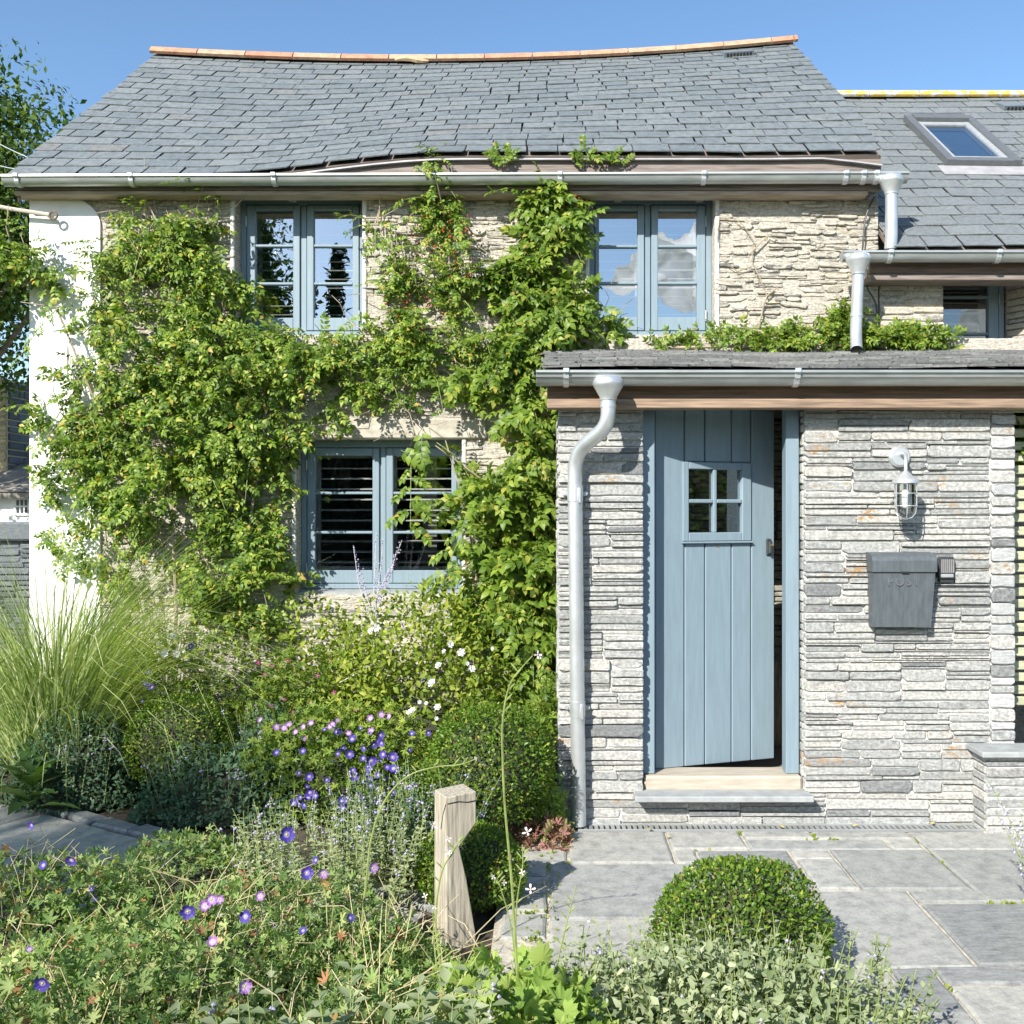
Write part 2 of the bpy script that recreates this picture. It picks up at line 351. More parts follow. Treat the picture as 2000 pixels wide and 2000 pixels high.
# leaf templates (length 1 along +y, face +z), triangles
def leaf_t(w=.22, fold=.1, droop=.15):
    V = np.array([(0, 0, 0), (-w, .38, fold), (0, .45, 0.02), (w, .38, fold), (-w*.62, .72, fold*.7-droop*.4), (w*.62, .72, fold*.7-droop*.4), (0, .74, -droop*.4), (0, 1, -droop)], float)
    Fc = np.array([(0, 2, 1), (0, 3, 2), (1, 2, 6), (1, 6, 4), (2, 3, 5), (2, 5, 6), (4, 6, 7), (6, 5, 7)])
    return V, Fc
def leaf_s(w=.25, fold=.08):
    V = np.array([(0, 0, 0), (-w, .5, fold), (0, .5, 0), (w, .5, fold), (0, 1, -.08)], float)
    return V, np.array([(0, 2, 1), (0, 3, 2), (1, 2, 4), (2, 3, 4)])
def lobed_t(lobes=5, cup=.12, jag=.5):
    """palmate leaf of radius ~.5 on a short stalk at origin: cut lobes with toothed tips"""
    V = [(0, .35, -.04)]; Fc = []
    span = 1.72*PI; k = lobes*6
    for i in range(k+1):
        a = -span/2+span*i/k; ph = i % 6
        r = (.5-jag*.62, .5-jag*.3, .46, .54, .46, .5-jag*.3)[ph]; r *= .80+.25*math.cos(a)
        sh = (0, .10, .05, 0, -.05, -.10)[ph]*jag
        V.append((r*math.sin(a+sh), .35+r*math.cos(a+sh), cup*r*(1.4 if ph == 3 else .9)-.06*(ph == 3)-.05*(ph == 0)))
    for i in range(1, k+1): Fc.append((0, i+1, i))
    V += [(-.012, 0, -.1), (.012, 0, -.1)]; a = len(V); Fc.append((a-2, a-1, 0))
    return np.array(V, float), np.array(Fc)
def pinnate_t(pairs=4, seed=0, lw=.3, ll=.34):
    r = np.random.default_rng(seed); parts = []
    lt = leaf_t(lw, .08, .22)
    for i in range(pairs):
        y = .16+.68*i/max(pairs-1, 1)
        for sgn in (-1, 1):
            a = math.radians(58+r.uniform(-14, 14))*sgn
            d = np.array([[math.sin(a), math.cos(a), r.uniform(-.35, .1)]]); n = np.array([[r.uniform(-.25, .25), r.uniform(-.2, .2), 1.]])
            parts.append(inst(lt, np.array([[0, y+r.uniform(-.02, .02), -.18*y*y]]), frames(d, n), ll*(1-.25*abs(y-.5))))
    parts.append(inst(lt, np.array([[0, .86, -.13]]), frames(np.array([[r.uniform(-.2, .2), 1, -.3]]), np.array([[0, 0, 1.]])), ll*1.05))
    parts.append((np.array([(-.008, 0, 0), (.008, 0, 0), (.006, .5, -.045), (-.006, .5, -.045), (0, .9, -.15)]), np.array([(0, 1, 2), (0, 2, 3), (3, 2, 4)])))
    return cat(parts)
def randdir(n): return norm(rng.normal(size=(n, 3)))

# ------------------------------------------------------------------ ground and terrain
def sheet(name, x0, x1, y0, y1, z, mat, nx=1, ny=1, amp=0., kind='structure'):
    xs = np.linspace(x0, x1, nx+1); ys = np.linspace(y0, y1, ny+1)
    V = [(x, y, z+(rnd.uniform(-amp, amp) if amp else 0)) for y in ys for x in xs]
    Fc = [(j*(nx+1)+i, j*(nx+1)+i+1, (j+1)*(nx+1)+i+1, (j+1)*(nx+1)+i) for j in range(ny) for i in range(nx)]
    o = bpy.data.objects.new(name, fast_mesh(name, V, Fc, mat, True)); link(o); return tag(o, kind=kind)
sheet('ground', -600, 600, -600, 600, -.06, M_grassland)
sheet('garden_bed', -4.6, 3.6, .6, 6.6, -.02, M_soil, 60, 50, .014)
patio = thing('patio', None, None); tag(patio, kind='structure')
MB().box(-.22, 4.6, 1.4, 5.25, -.05, .002).build('mortar_bed', M_joint, patio)
SL = [(.10, .615, 5.14, 4.67), (.615, 1.01, 5.14, 4.86), (1.01, 1.385, 5.14, 5.02), (1.385, 1.895, 5.14, 5.02), (1.01, 1.73, 5.02, 4.86), (1.73, 1.895, 5.02, 4.86),
      (1.895, 2.75, 5.14, 4.86), (2.75, 3.6, 5.1, 4.5), (.615, .735, 4.86, 4.67), (.735, 1.2, 4.86, 4.34), (1.2, 1.40, 4.86, 4.73), (1.2, 1.40, 4.73, 4.34), (1.40, 1.895, 4.86, 4.34),
      (1.895, 2.75, 4.86, 4.2), (0, .735, 4.67, 4.03), (.735, 1.60, 4.34, 3.6), (1.60, 2.15, 4.34, 4.2), (1.60, 2.2, 4.2, 3.62), (2.15, 2.75, 4.2, 3.62), (.735, 1.26, 3.6, 3.25), (1.26, 1.42, 3.6, 3.25),
      (1.42, 1.95, 3.62, 3.47), (1.42, 2.2, 3.47, 3.0), (1.95, 2.75, 3.62, 3.47), (2.2, 2.75, 3.47, 2.8), (0, .735, 4.03, 3.4), (.60, 1.42, 3.25, 2.7), (1.42, 2.2, 3.0, 2.5), (0, .6, 3.4, 2.7), (2.75, 3.6, 4.5, 3.6), (2.75, 3.6, 3.6, 2.7),
      (-.2, .10, 4.95, 4.67), (-.2, 0, 4.67, 4.5), (-.2, 0, 4.5, 4.3), (-.2, 0, 4.3, 4.1), (-.2, 0, 4.1, 3.85), (0, .8, 2.7, 1.9), (.8, 1.6, 2.7, 1.9), (1.6, 2.4, 2.5, 1.9)]
DARKS = {9, 17, 20, 21, 23}
for i, (x0, x1, y1, y0) in enumerate(SL):
    g = .0075; b = MB(); z = .016+rnd.uniform(-.003, .004)
    n = 4; pts = []
    j = lambda: rnd.uniform(-.004, .004)
    pts = []
    for (ax, ay, bx, by) in ((x0+g, y0+g, x1-g, y0+g), (x1-g, y0+g, x1-g, y1-g), (x1-g, y1-g, x0+g, y1-g), (x0+g, y1-g, x0+g, y0+g)):
        for t in (0, .33, .66): pts.append((ax+(bx-ax)*t+j(), ay+(by-ay)*t+j()))
    cx, cy = (x0+x1)/2, (y0+y1)/2; k = len(pts); tl = rnd.uniform(-.004, .004)
    ins = [(px+(cx-px)*.012/max(abs(cx-px), .05)*(abs(cx-px) > .02), py+(cy-py)*.012/max(abs(cy-py), .05)*(abs(cy-py) > .02)) for px, py in pts]
    vs = [(px, py, z+tl*(px-cx)) for px, py in ins]+[(px, py, z-.006) for px, py in pts]+[(px, py, -.03) for px, py in pts]
    fs = [tuple(range(k))]+[(r*k+a, (r+1)*k+a, (r+1)*k+(a+1) % k, r*k+(a+1) % k) for r in (0, 1) for a in range(k)]
    b.add(vs, fs); b.build('slab', M_slabdark if i in DARKS else M_slab, patio)
# shaded path on the left, running diagonally
path = thing('path', None, None); tag(path, kind='structure')
ex = Vector((.866, -.5, 0)); ey = Vector((.5, .866, 0)); o0 = Vector((-4.4, 6.52, 0))
def pth(a, b_, z): return o0+ex*a-ey*b_+Vector((0, 0, z))
def pslab(name, a0, a1, b0, b1, z, mat, g=.01):
    b = MB(); j = lambda: rnd.uniform(-.012, .012)
    c = [(a0+g+j(), b0+g+j()), (a1-g+j(), b0+g+j()), (a1-g+j(), b1-g+j()), (a0+g+j(), b1-g+j())]
    ci = [(a+(.012 if a < (a0+a1)/2 else -.012), q+(.012 if q < (b0+b1)/2 else -.012)) for a, q in c]
    vs = [pth(a, q, z) for a, q in ci]+[pth(a, q, z-.012) for a, q in c]+[pth(a, q, -.03) for a, q in c]
    b.add(vs, [(0, 1, 2, 3)]+[(r*4+i, (r+1)*4+i, (r+1)*4+(i+1) % 4, r*4+(i+1) % 4) for r in (0, 1) for i in range(4)]); return b.build(name, mat, path)
b = MB(); b.add([pth(-.2, -.02, -.001), pth(4.7, -.02, -.001), pth(4.7, 1.25, -.001), pth(-.2, 1.25, -.001)], [(0, 1, 2, 3)]); b.build('mortar_bed', M_soil, path)
a = 0
while a < 4.6:
    w = rnd.uniform(.17, .3); pslab('edging_stone', a, a+w, 0, .13, .03+rnd.uniform(-.008, .008), M_slabdark); a += w
for (a0, a1, b0, b1) in ((0, .7, .14, .6), (.7, 1.35, .14, .62), (1.35, 1.9, .14, .45), (1.9, 2.5, .14, .62), (2.5, 3.2, .14, .62), (0, .9, .6, 1.2), (.9, 1.35, .62, 1.2), (1.35, 1.9, .45, 1.2), (1.9, 2.6, .62, 1.2), (2.6, 3.2, .62, 1.2), (3.2, 3.9, .14, .62), (3.2, 3.9, .62, 1.2), (3.9, 4.6, .14, 1.2)):
    pslab('slab', a0, a1, b0, b1, .018, M_slab)

# ------------------------------------------------------------------ stone laying
def skyline(x0, x1, z0, z1, ks, ws, r, q=.0115, dx=.02):
    n = max(1, int(round((x1-x0)/dx))); dx = (x1-x0)/n; mx = int(round((z1-z0)/q)); q = (z1-z0)/mx
    H = [0]*n; out = []; minw = ws[0]
    while True:
        m = min(H)
        if m >= mx: break
        i = H.index(m); j = i
        while j < n and H[j] == m: j += 1
        run = j-i; w = max(1, int(r.triangular(ws[0], ws[1], ws[2])/dx))
        if run-w < minw/dx: w = run if run*dx < ws[1]*1.15 else run//2
        w = min(w, run); left = r.random() < .5; a = i if left else j-w
        k = r.choice(ks)
        if w*dx < .09: k = max(min(k, 3), 2)
        nb = [H[t] for t in (i-1, j) if 0 <= t < n and 1 < H[t]-m <= max(ks)]
        if nb and r.random() < .45: k = r.choice(nb)-m
        k = min(k, mx-m)
        if 0 < mx-m-k < 2: k = mx-m
        for t in range(a, a+w): H[t] = m+k
        out.append((x0+a*dx, x0+(a+w)*dx, z0+m*q, z0+(m+k)*q))
    return out
def stone_geo(w, h, d, r, gap, bev=.006, back=.03, cut=.6):
    """outline in x,z round the stone's centre; front face at -d"""
    hw, hh = w/2-gap/2, max(h/2-gap/2, .003); pts = []
    for sx, sz in ((1, 1), (-1, 1), (-1, -1), (1, -1)):
        cw = min(hw*.5, hh*r.uniform(.3, 2.2)) if r.random() < cut else min(hw*.3, hh*.22)
        ch = hh*(r.uniform(.3, 1.0) if r.random() < cut else .22)
        p1 = (sx*hw, sz*(hh-ch)); p2 = (sx*(hw-cw), sz*hh)
        pts += [p1, p2] if sx*sz > 0 else [p2, p1]
        mid = (0+r.uniform(-.3, .3)*hw, sz*hh*(1+r.uniform(-.16, .1)))
        if (sx, sz) in ((1, 1), (-1, -1)): pts.append(mid)
    k = len(pts); bv = min(bev, hh*.35)
    fr = [(x-math.copysign(min(bv, abs(x)*.5), x), -d+r.uniform(-.0025, .0025), z-math.copysign(min(bv, abs(z)*.6), z)) for x, z in pts]
    vs = fr+[(x, -d+bv*.9, z) for x, z in pts]+[(x, back, z) for x, z in pts]
    fs = [tuple(range(k))]+[(t*k+i, (t+1)*k+i, (t+1)*k+(i+1) % k, t*k+(i+1) % k) for t in (0, 1) for i in range(k)]
    return vs, fs
def lay(rects, Yw, parent, mat, r, gap, dlo, dhi, single, name='stone', cut=.6, bev=.006, tilt=.006):
    """rects (x0,x1,z0,z1) on a wall face at depth Yw; those for which single() holds become parts"""
    keep = [q for q in rects if single(q)]
    keep.sort(key=lambda q: -(q[1]-q[0])*(q[3]-q[2])); keep = set(keep[:300]); rest = MB()
    pl = wpos(parent)
    for q in rects:
        x0, x1, z0, z1 = q; vs, fs = stone_geo(x1-x0, z1-z0, r.uniform(dlo, dhi), r, gap, cut=cut, bev=bev)
        c = Vector(((x0+x1)/2, Yw, (z0+z1)/2)); ta = r.gauss(0, tilt)*min(1, .12/(x1-x0)); tb = r.gauss(0, tilt*.8); vs = [(x, y+z*tb*3, z+x*ta) for x, y, z in vs]
        if q in keep:
            me = bpy.data.meshes.new(name); me.from_pydata(vs, [], fs); me.materials.append(mat)
            o = bpy.data.objects.new(name, me); o.location = c-pl; link(o, parent)
        else: rest.add([Vector(p)+c for p in vs], fs)
    if rest.v:
        me = bpy.data.meshes.new(name); me.from_pydata(rest.v, [], rest.f); me.materials.append(mat)
        o = bpy.data.objects.new(name, me); o.location = -pl; link(o, parent); o['kind'] = 'stuff'

# ------------------------------------------------------------------ windows
def window(parent, X0, X1, Z0, Z1, Yf, pane_x, pane_z, bars, label=None, sill=None, gl=G_win, slat_gap=.062, slat_rot=12, hinges=True):
    """two-leaf casement; X0..X1, Z0..Z1 outer frame at depth Yf; pane_x: ((a,b),(c,d)); pane_z (lo,hi); bars: list of z"""
    b = MB(); (a0, a1), (c0, c1) = pane_x; zl, zh = pane_z; mid = (a1+c0)/2; D = .07; jw = .04
    b.bevbox(X0, X0+jw, Yf, Yf+D, Z0, Z1); b.bevbox(X1-jw, X1, Yf, Yf+D, Z0, Z1)
    b.bevbox(X0+jw, X1-jw, Yf+.001, Yf+D, Z1-.05, Z1); b.bevbox(X0+jw, X1-jw, Yf-.004, Yf+D, Z0, Z0+.035)
    b.bevbox(mid-.02, mid+.02, Yf+.006, Yf+D, Z0+.035, Z1-.05)
    fr = b.build('window', M_blue, parent, loc=None)
    if label: fr['label'] = label
    for (p0, p1, s0, s1) in ((a0, a1, X0+jw, mid-.02), (c0, c1, mid+.02, X1-jw)):
        b = MB(); g = .004; y0 = Yf-.008; s0 += g; s1 -= g; zb = Z0+.035+g; zt = Z1-.05-g
        b.bevbox(s0, p0, y0, y0+.05, zb, zt); b.bevbox(p1, s1, y0, y0+.05, zb, zt)
        b.bevbox(p0, p1, y0+.001, y0+.05, zb, zl); b.bevbox(p0, p1, y0+.001, y0+.05, zh, zt)
        b.build('casement', M_blue, fr)
        for z in bars: b = MB(); b.bevbox(p0, p1, y0+.004, y0+.042, z-.009, z+.009, .004); b.build('glazing_bar', M_blue, fr)
        for z0_, z1_ in zip([zl]+[z+.009 for z in sorted(bars)], [z-.009 for z in sorted(bars)]+[zh]):
            b = MB(); rr = rnd.uniform(-.0005, .0005); rt = rnd.uniform(-.0005, .0005)
            b.add([(p0, y0+.026+rr, z0_), (p1, y0+.026-rr, z0_), (p1, y0+.026-rr+rt, z1_), (p0, y0+.026+rr+rt, z1_)], [(0, 1, 2, 3)]); b.build('pane', gl, fr)
        # louvred shutter behind each leaf
        b = MB(); ys = Yf+.13
        b.box(p0-.05, p0+.004, ys, ys+.03, zb, zt); b.box(p1-.004, p1+.05, ys, ys+.03, zb, zt); b.box(p0, p1, ys+.001, ys+.03, zb, zl+.02); b.box(p0, p1, ys+.001, ys+.03, zh-.01, zt)
        b.build('shutter_frame', M_slat, fr)
        z = zl+.05; c_, s_ = math.cos(math.radians(slat_rot)), math.sin(math.radians(slat_rot))
        sm = MB().bevbox(-(p1-p0)/2-.002, (p1-p0)/2+.002, -.031, .031, -.004, .004, .002).mesh('slat', M_slat)
        while z < zh-.02:
            place('slat', sm, fr, Matrix.Translation(((p0+p1)/2, ys+.015, z)) @ Matrix.Rotation(math.radians(slat_rot), 4, 'X')); z += slat_gap
    if hinges:
        for x in (X0+jw+.001, X1-jw-.001):
            for z in (Z0+.14, Z1-.17):
                b = MB(); b.tube([(x, Yf-.012, z-.035), (x, Yf-.012, z+.035)], .006, 8); b.build('hinge', M_galv, fr)
    if sill:
        b = MB(); b.prism([(Yf-.11, sill[1]), (Yf+.03, sill[1]), (Yf+.03, sill[2]+.012), (Yf-.11, sill[2])], sill[0][0], sill[0][1]); b.build('sill', M_ledge if len(sill) > 3 else M_blue, fr)
    return fr

# ------------------------------------------------------------------ cottage (main house)
YM = 6.55
cot = thing('cottage', 'whitewash-cornered stone cottage with sagging slate roof, blue windows and climbing plants', 'cottage', (-.6, YM, 0))
XL, XR = PX(62, YM), PX(1716, YM); ZT = 3.92
win = []
Yw = YM+.13
def pan(us, Y): return tuple(PX(u, Y) for u in us)
W1 = dict(X0=PX(470, Yw), X1=PX(714, Yw), Z0=PZ(657, Yw), Z1=3.86, pane_x=(pan((499, 573), Yw), pan((613, 689), Yw)), pane_z=(PZ(621, Yw), PZ(411, Yw)), bars=[PZ(480, Yw), PZ(554, Yw)])
W2 = dict(X0=PX(1150, Yw), X1=PX(1390, Yw), Z0=PZ(657, Yw), Z1=3.86, pane_x=(pan((1170, 1245), Yw), pan((1285, 1361), Yw)), pane_z=(PZ(620, Yw), PZ(411, Yw)), bars=[PZ(481, Yw), PZ(553, Yw)])
W3 = dict(X0=PX(588, Yw), X1=PX(905, Yw), Z0=PZ(1150, Yw), Z1=PZ(860, Yw), pane_x=(pan((616, 728), Yw), pan((768, 882), Yw)), pane_z=(PZ(1114, Yw), PZ(890, Yw)), bars=[PZ(963, Yw), PZ(1040, Yw)])
op = [(w['X0'], w['X1'], w['Z0'], w['Z1']) for w in (W1, W2, W3)]
wb = MB(); y0, y1 = YM+.012, YM+.46
bands = [(XL, XR, 0, op[2][2]-.03), (XL, op[2][0], op[2][2]-.03, op[2][3]), (op[2][1], XR, op[2][2]-.03, op[2][3]), (XL, XR, op[2][3], op[0][2]-.01),
         (XL, op[0][0], op[0][2]-.01, ZT), (op[0][1], op[1][0], op[0][2]-.01, ZT), (op[1][1], XR, op[0][2]-.01, ZT)]
for (xa, xb, za, zb) in bands: wb.box(xa, xb, y0, y1, za, zb)
wall = wb.build('wall', M_mortar2, cot)
zl3 = PZ(818, YM)                                        # top of the lower lintel
rs = random.Random(3); rects = []
for (xa, xb, za, zb) in bands: rects += skyline(xa, xb, za, zb, [1, 1, 1, 2, 2, 2, 3, 4], (.04, .30, .10), rs, q=.0122)
lx0, lx1 = PX(640, YM), PX(950, YM)
rects = [q for q in rects if not (q[0] < lx1 and q[1] > lx0 and q[2] < zl3 and q[3] > op[2][3]+.001) and not (q[0] < XL+.46 and q[3] > .6)]
def vis(q):
    x, z = (q[0]+q[1])/2, (q[2]+q[3])/2; u = VX+F*x/YM; v = VY-F*(z-EYE)/YM
    return (1395 < u < 1720 and 405 < v < 655) or (725 < u < 1140 and 410 < v < 640)
lay(rects, YM+.012, wall, M_rubble, rs, .004, -.008, .022, vis, cut=.95, bev=.004, tilt=.06)
# white render wrapped round the left corner, rounded top
b = MB(); x1 = PX(196, YM); zt = PZ(392, YM); poly = [(XL-.012, 0), (x1, 0), (x1, zt-.16)]+[(x1-.3+.3*math.cos(t), zt-.16+.2*math.sin(t)) for t in np.linspace(.15, PI/2, 7)]+[(XL-.012, zt+.06)]
b.prism(poly, YM-.006, YM+.05, 'y'); b.build('render_panel', M_render, cot)
b = MB(); b.box(XL-.012, XL-.002, YM+.05, 10.9, 0, 3.9); b.box(XR+.002, XR+.012, YM+.05, 10.9, 0, 3.9); b.box(XL, XR, 10.9, 11.1, 0, 3.9)
b.prism([(YM+.05, 3.9), (10.9, 3.9), (8.85, 5.72)], XL-.012, XL+.2); b.prism([(YM+.05, 3.9), (10.9, 3.9), (8.85, 5.72)], XR-.2, XR+.012); b.build('gable_wall', M_render, cot)
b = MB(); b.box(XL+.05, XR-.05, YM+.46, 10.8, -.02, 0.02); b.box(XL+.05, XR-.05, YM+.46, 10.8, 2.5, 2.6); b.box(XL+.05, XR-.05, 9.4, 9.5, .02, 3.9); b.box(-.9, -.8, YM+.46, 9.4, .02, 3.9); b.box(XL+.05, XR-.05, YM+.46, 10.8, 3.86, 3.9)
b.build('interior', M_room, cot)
lt = MB().bevbox(lx0, lx1, YM-.02, YM+.3, op[2][3]+.001, zl3, .008).build('lintel', plain_mat('lintel_stone', (.40, .365, .30), .9, 0, 18, .25, .6), cot)
for k, w in enumerate((W1, W2)):
    window(cot, Yf=Yw, label=('upper window beside the white corner, left', 'upper window above the porch, right')[k], sill=((w['X0']-.03, w['X1']+.03), w['Z0']-.03, w['Z0']-.004), **w)
window(cot, Yf=Yw, label='lower window half hidden by leafy sprays', sill=((W3['X0']-.06, W3['X1']+.06), W3['Z0']-.045, W3['Z0']-.012, 1), gl=G_low, slat_gap=.073, slat_rot=6, **W3)
# pale mortar fillets at the reveals
M_rev = plain_mat('reveal_render', (.62, .6, .55), .9, 0, 20, .15, .4)
for (xa, xb, za, zb) in op:
    for qa, qb in ((xa-.03, xa-.002), (xb+.002, xb+.03)): b = MB(); b.bevbox(qa, qb, YM-.004, YM+.16, za, zb, .006); b.build('window_reveal', M_rev, cot)
# --- roof
YE, YR = 6.40, 8.85
def eave_z(x):                                               # eaves line lifts to the right of the white corner
    t = min(max((x+2.35)/1.75, 0), 1); t = t*t*(3-2*t)
    return 3.905+.148*t+.012*max(0, (x-1.4))
def ridge_z(x):
    s = (x+3.55)/5.75
    return 5.852-.235*s*(1-s)*1.35+.125*max(0, s-.25)/.75*max(0, s-.2)
def roof_pt(x, t, lift=0.):
    e = eave_z(x); rz = ridge_z(x); y = YE+(YR-YE)*t; z = e+(rz-e)*t-.03*math.sin(PI*t)*math.sin((x+3.5)*.9)
    n = Vector((0, -(rz-e), (YR-YE))).normalized(); return Vector((x, y, z))+n*lift, n
RX0, RX1 = -3.56, 2.22
def roof_sheet(x0, x1, fn, lift, back, nx=24, ntt=6):
    V = []; Fc = []
    for j in range(ntt+1):
        for i in range(nx+1): V.append(fn(x0+(x1-x0)*i/nx, j/ntt, lift)[0])
    for j in range(ntt):
        for i in range(nx): a = j*(nx+1)+i; Fc.append((a, a+1, a+nx+2, a+nx+1))
    b = MB(); b.add(V, Fc)
    nb = len(V); V2 = [(p.x, p.y+.02, p.z-.025) for p in V]; b.add(V2, [f[::-1] for f in Fc])
    if back:                                                 # rear slope
        top = [V[ntt*(nx+1)+i] for i in range(nx+1)]; bk = [(p.x, back[0], back[1]) for p in top]
        b.add(top+bk, [(i, i+1, nx+2+i, nx+1+i) for i in range(nx)])
    b.add([V[i] for i in range(nx+1)]+[V2[i] for i in range(nx+1)], [(i, i+1, nx+2+i, nx+1+i) for i in range(nx)])
    l = [V[j*(nx+1)] for j in range(ntt+1)]; l2 = [V2[j*(nx+1)] for j in range(ntt+1)]
    b.add(l+l2, [(i, i+1, ntt+2+i, ntt+1+i) for i in range(ntt)])
    l = [V[j*(nx+1)+nx] for j in range(ntt+1)]; l2 = [V2[j*(nx+1)+nx] for j in range(ntt+1)]
    b.add(l+l2, [(i, i+1, ntt+2+i, ntt+1+i) for i in range(ntt)]); return b
roof = roof_sheet(RX0+.03, RX1-.03, roof_pt, -.012, (11.2, 3.9)).build('roof', M_under, cot)
SLM = {}
def slate_mesh(kind, mat, w, L, th, r):
    """slate lying in xy, lower edge at y=0 raised"""
    key = (kind, round(w, 3))
    if key in SLM: return r.choice(SLM[key])
    out = []
    for k in range(6):
        j = lambda s=.003: r.uniform(-s, s)
        c1, c2 = (r.uniform(.004, .02) if r.random() < .3 else .003), (r.uniform(.004, .02) if r.random() < .3 else .003)
        pts = [(-w/2+c1, j()), (-w*.15, j()), (w*.2, j()), (w/2-c2, j()), (w/2+j(.002), c2), (w/2+j(.002), L), (-w/2+j(.002), L), (-w/2+j(.002), c1)]
        zt = lambda y: 1.5*th*(1-y/L)+.003
        vs = [(x, y, zt(y)+th) for x, y in pts]+[(x, y, zt(y)) for x, y in pts]; n = len(pts)
        me = bpy.data.meshes.new('slate'); me.from_pydata(vs, [], [tuple(range(n)), tuple(range(2*n-1, n-1, -1))]+[(i, n+i, n+(i+1) % n, (i+1) % n) for i in range(n)])
        me.materials.append(mat); out.append(me)
    SLM[key] = out; return r.choice(out)
def slating(parent, fn, x0, x1, slope_len, expo, wlo, kind, mat, r, nsingle, skip=None, th=.0075, wjit=.0):
    rows = int(round(slope_len/expo)); items = []
    for i in range(rows):
        t = i/rows; x = x0-(wlo*.5 if i % 2 else 0)+r.uniform(-.02, .02)
        while x < x1:
            w = wlo*r.choice((.9, 1.0, 1.0, 1.08)); w = round(w, 3)
            xa, xb = max(x, x0+r.uniform(-.012, .012)), min(x+w, x1+r.uniform(-.012, .012))
            if xb-xa > .05: items.append((i, t, xa, xb))
            x += w
    items = [q for q in items if not (skip and skip((q[2]+q[3])/2, q[1]))]
    rest = MB(); pl = wpos(parent)
    for k, (i, t, xa, xb) in enumerate(items):
        w = xb-xa-.0075; wq = max(.05, round(w/.012)*.012); me = slate_mesh(kind, mat, wq, expo*1.5, th, r)
        xc = (xa+xb)/2; p, n = fn(xc, t+r.uniform(-.0022, .0022)); p2, _ = fn(xc, t+.06); q, _ = fn(xc+.02, t)
        d = (p2-p).normalized(); xx = (q-p).normalized(); nn = xx.cross(d).normalized(); xx = d.cross(nn)
        Mx = Matrix((xx, d, nn)).transposed().to_4x4() @ Matrix.Rotation(r.gauss(0, .008), 4, 'Z') @ Matrix.Rotation(r.gauss(0, .008), 4, 'Y'); Mx.translation = p+nn*r.uniform(0, .004)
        if k < nsingle: place('slate', me, parent, Mx)
        else:
            rest.add([Mx @ v.co for v in me.vertices], [tuple(f.vertices) for f in me.polygons])
    if rest.v:
        me = bpy.data.meshes.new('slate'); me.from_pydata(rest.v, [], rest.f); me.materials.append(mat); o = bpy.data.objects.new('slate', me); o.location = -pl; link(o, parent); o['kind'] = 'stuff'
rs = random.Random(21)
slating(roof, roof_pt, RX0, RX1, 3.1, .158, .228, 'main', M_slate, rs, 300)
# ridge tiles, the sixth one broken
x = RX0-.02; k = 0; edges = []
while x < RX1:
    w = .43 if k != 13 else .2
    edges.append((x, min(x+w, RX1+.03))); x += w; k += 1
for k, (xa, xb) in enumerate(edges):
    b = MB(); n = 9; zt0, zt1 = ridge_z(xa)+.03, ridge_z(xb)+.03; r_ = .128; vs = []
    for j in range(n):
        a_ = math.radians(18+144*j/(n-1)); yy = -math.cos(a_)*r_*1.05; zz = (math.sin(a_)-.68)*r_*.95
        if k == 5 and j < 3: yy *= 1.0; zz -= .0
        for xx, zc in ((xa+.005, zt0), (xb-.005, zt1)):
            vs += [(xx, YR+yy, zc+zz), (xx, YR+yy*.85, zc+zz-.016)]
    fs = []
    for j in range(n-1):
        a0 = j*4; a1 = a0+4
        fs += [(a0, a1, a1+2, a0+2), (a0+1, a0+3, a1+3, a1+1), (a0, a0+1, a1+1, a1), (a0+2, a1+2, a1+3, a0+3)]
    fs += [(0, 2, 3, 1), ((n-1)*4, (n-1)*4+1, (n-1)*4+3, (n-1)*4+2)]; b.add(vs, fs)
    t_ = b.build('ridge_tile', M_tile, cot)
    if k == 5:
        b = MB(); b.tube([(xa+.06+.3*i/6, YR-.13-.01*math.sin(i/6*PI), ridge_z(xa)-.03+.012*math.sin(i*.9)) for i in range(7)], [.012, .02, .026, .024, .027, .02, .01], 7); b.build('mortar_lump', plain_mat('ridge_mortar', (.5, .36, .22), .9), cot)
b = MB()
for (xa, xb) in edges[1:]: b.tube([(xa, YR-.1, ridge_z(xa)-.02), (xa, YR-.05, ridge_z(xa)+.042), (xa, YR, ridge_z(xa)+.058), (xa, YR+.08, ridge_z(xa)+.02)], .009, 6)
b.build('ridge_joint', M_mortar, cot)
# verge undercloak, fascia boards, flashing strip along the lifted eaves
b = MB(); xs = np.linspace(-3.5, 2.2, 30)
def strip(b, f0, f1, ya, yb, xs):
    vs = []
    for x in xs: vs += [(x, ya, f0(x)), (x, yb, f0(x)), (x, yb, f1(x)), (x, ya, f1(x))]
    fs = [(0, 1, 2, 3)]
    for i in range(len(xs)-1):
        a = i*4; fs += [(a+j, a+4+j, a+4+(j+1) % 4, a+(j+1) % 4) for j in range(4)]
    a = (len(xs)-1)*4; fs.append((a+3, a+2, a+1, a)); b.add(vs, fs)
strip(b, lambda x: 3.826, lambda x: max(eave_z(x)-.012, 3.83), 6.425, 6.46, xs); b.build('fascia_board', M_wood, cot)
b = MB(); strip(b, lambda x: eave_z(x)-.036+(.0 if x < 1.85 else -.05*(x-1.85)/.35), lambda x: eave_z(x)-.026+(.0 if x < 1.85 else -.05*(x-1.85)/.35), 6.395, 6.43, xs); b.build('eave_flashing', M_lead, cot)
b = MB(); b.bevbox(-3.53, 2.12, 6.43, 6.55, 3.797, 3.824); b.build('soffit_board', plain_mat('soffit_wood', (.36, .29, .22), .8, 0, 6, .35, .3, stretch=(.8, 6, 8)), cot)
b = MB()
for x in np.arange(-3.4, 2.2, .55): b.box(x, x+.05, 6.50, 6.6, 3.80, 3.9)
b.build('rafter_end', M_wood, cot)
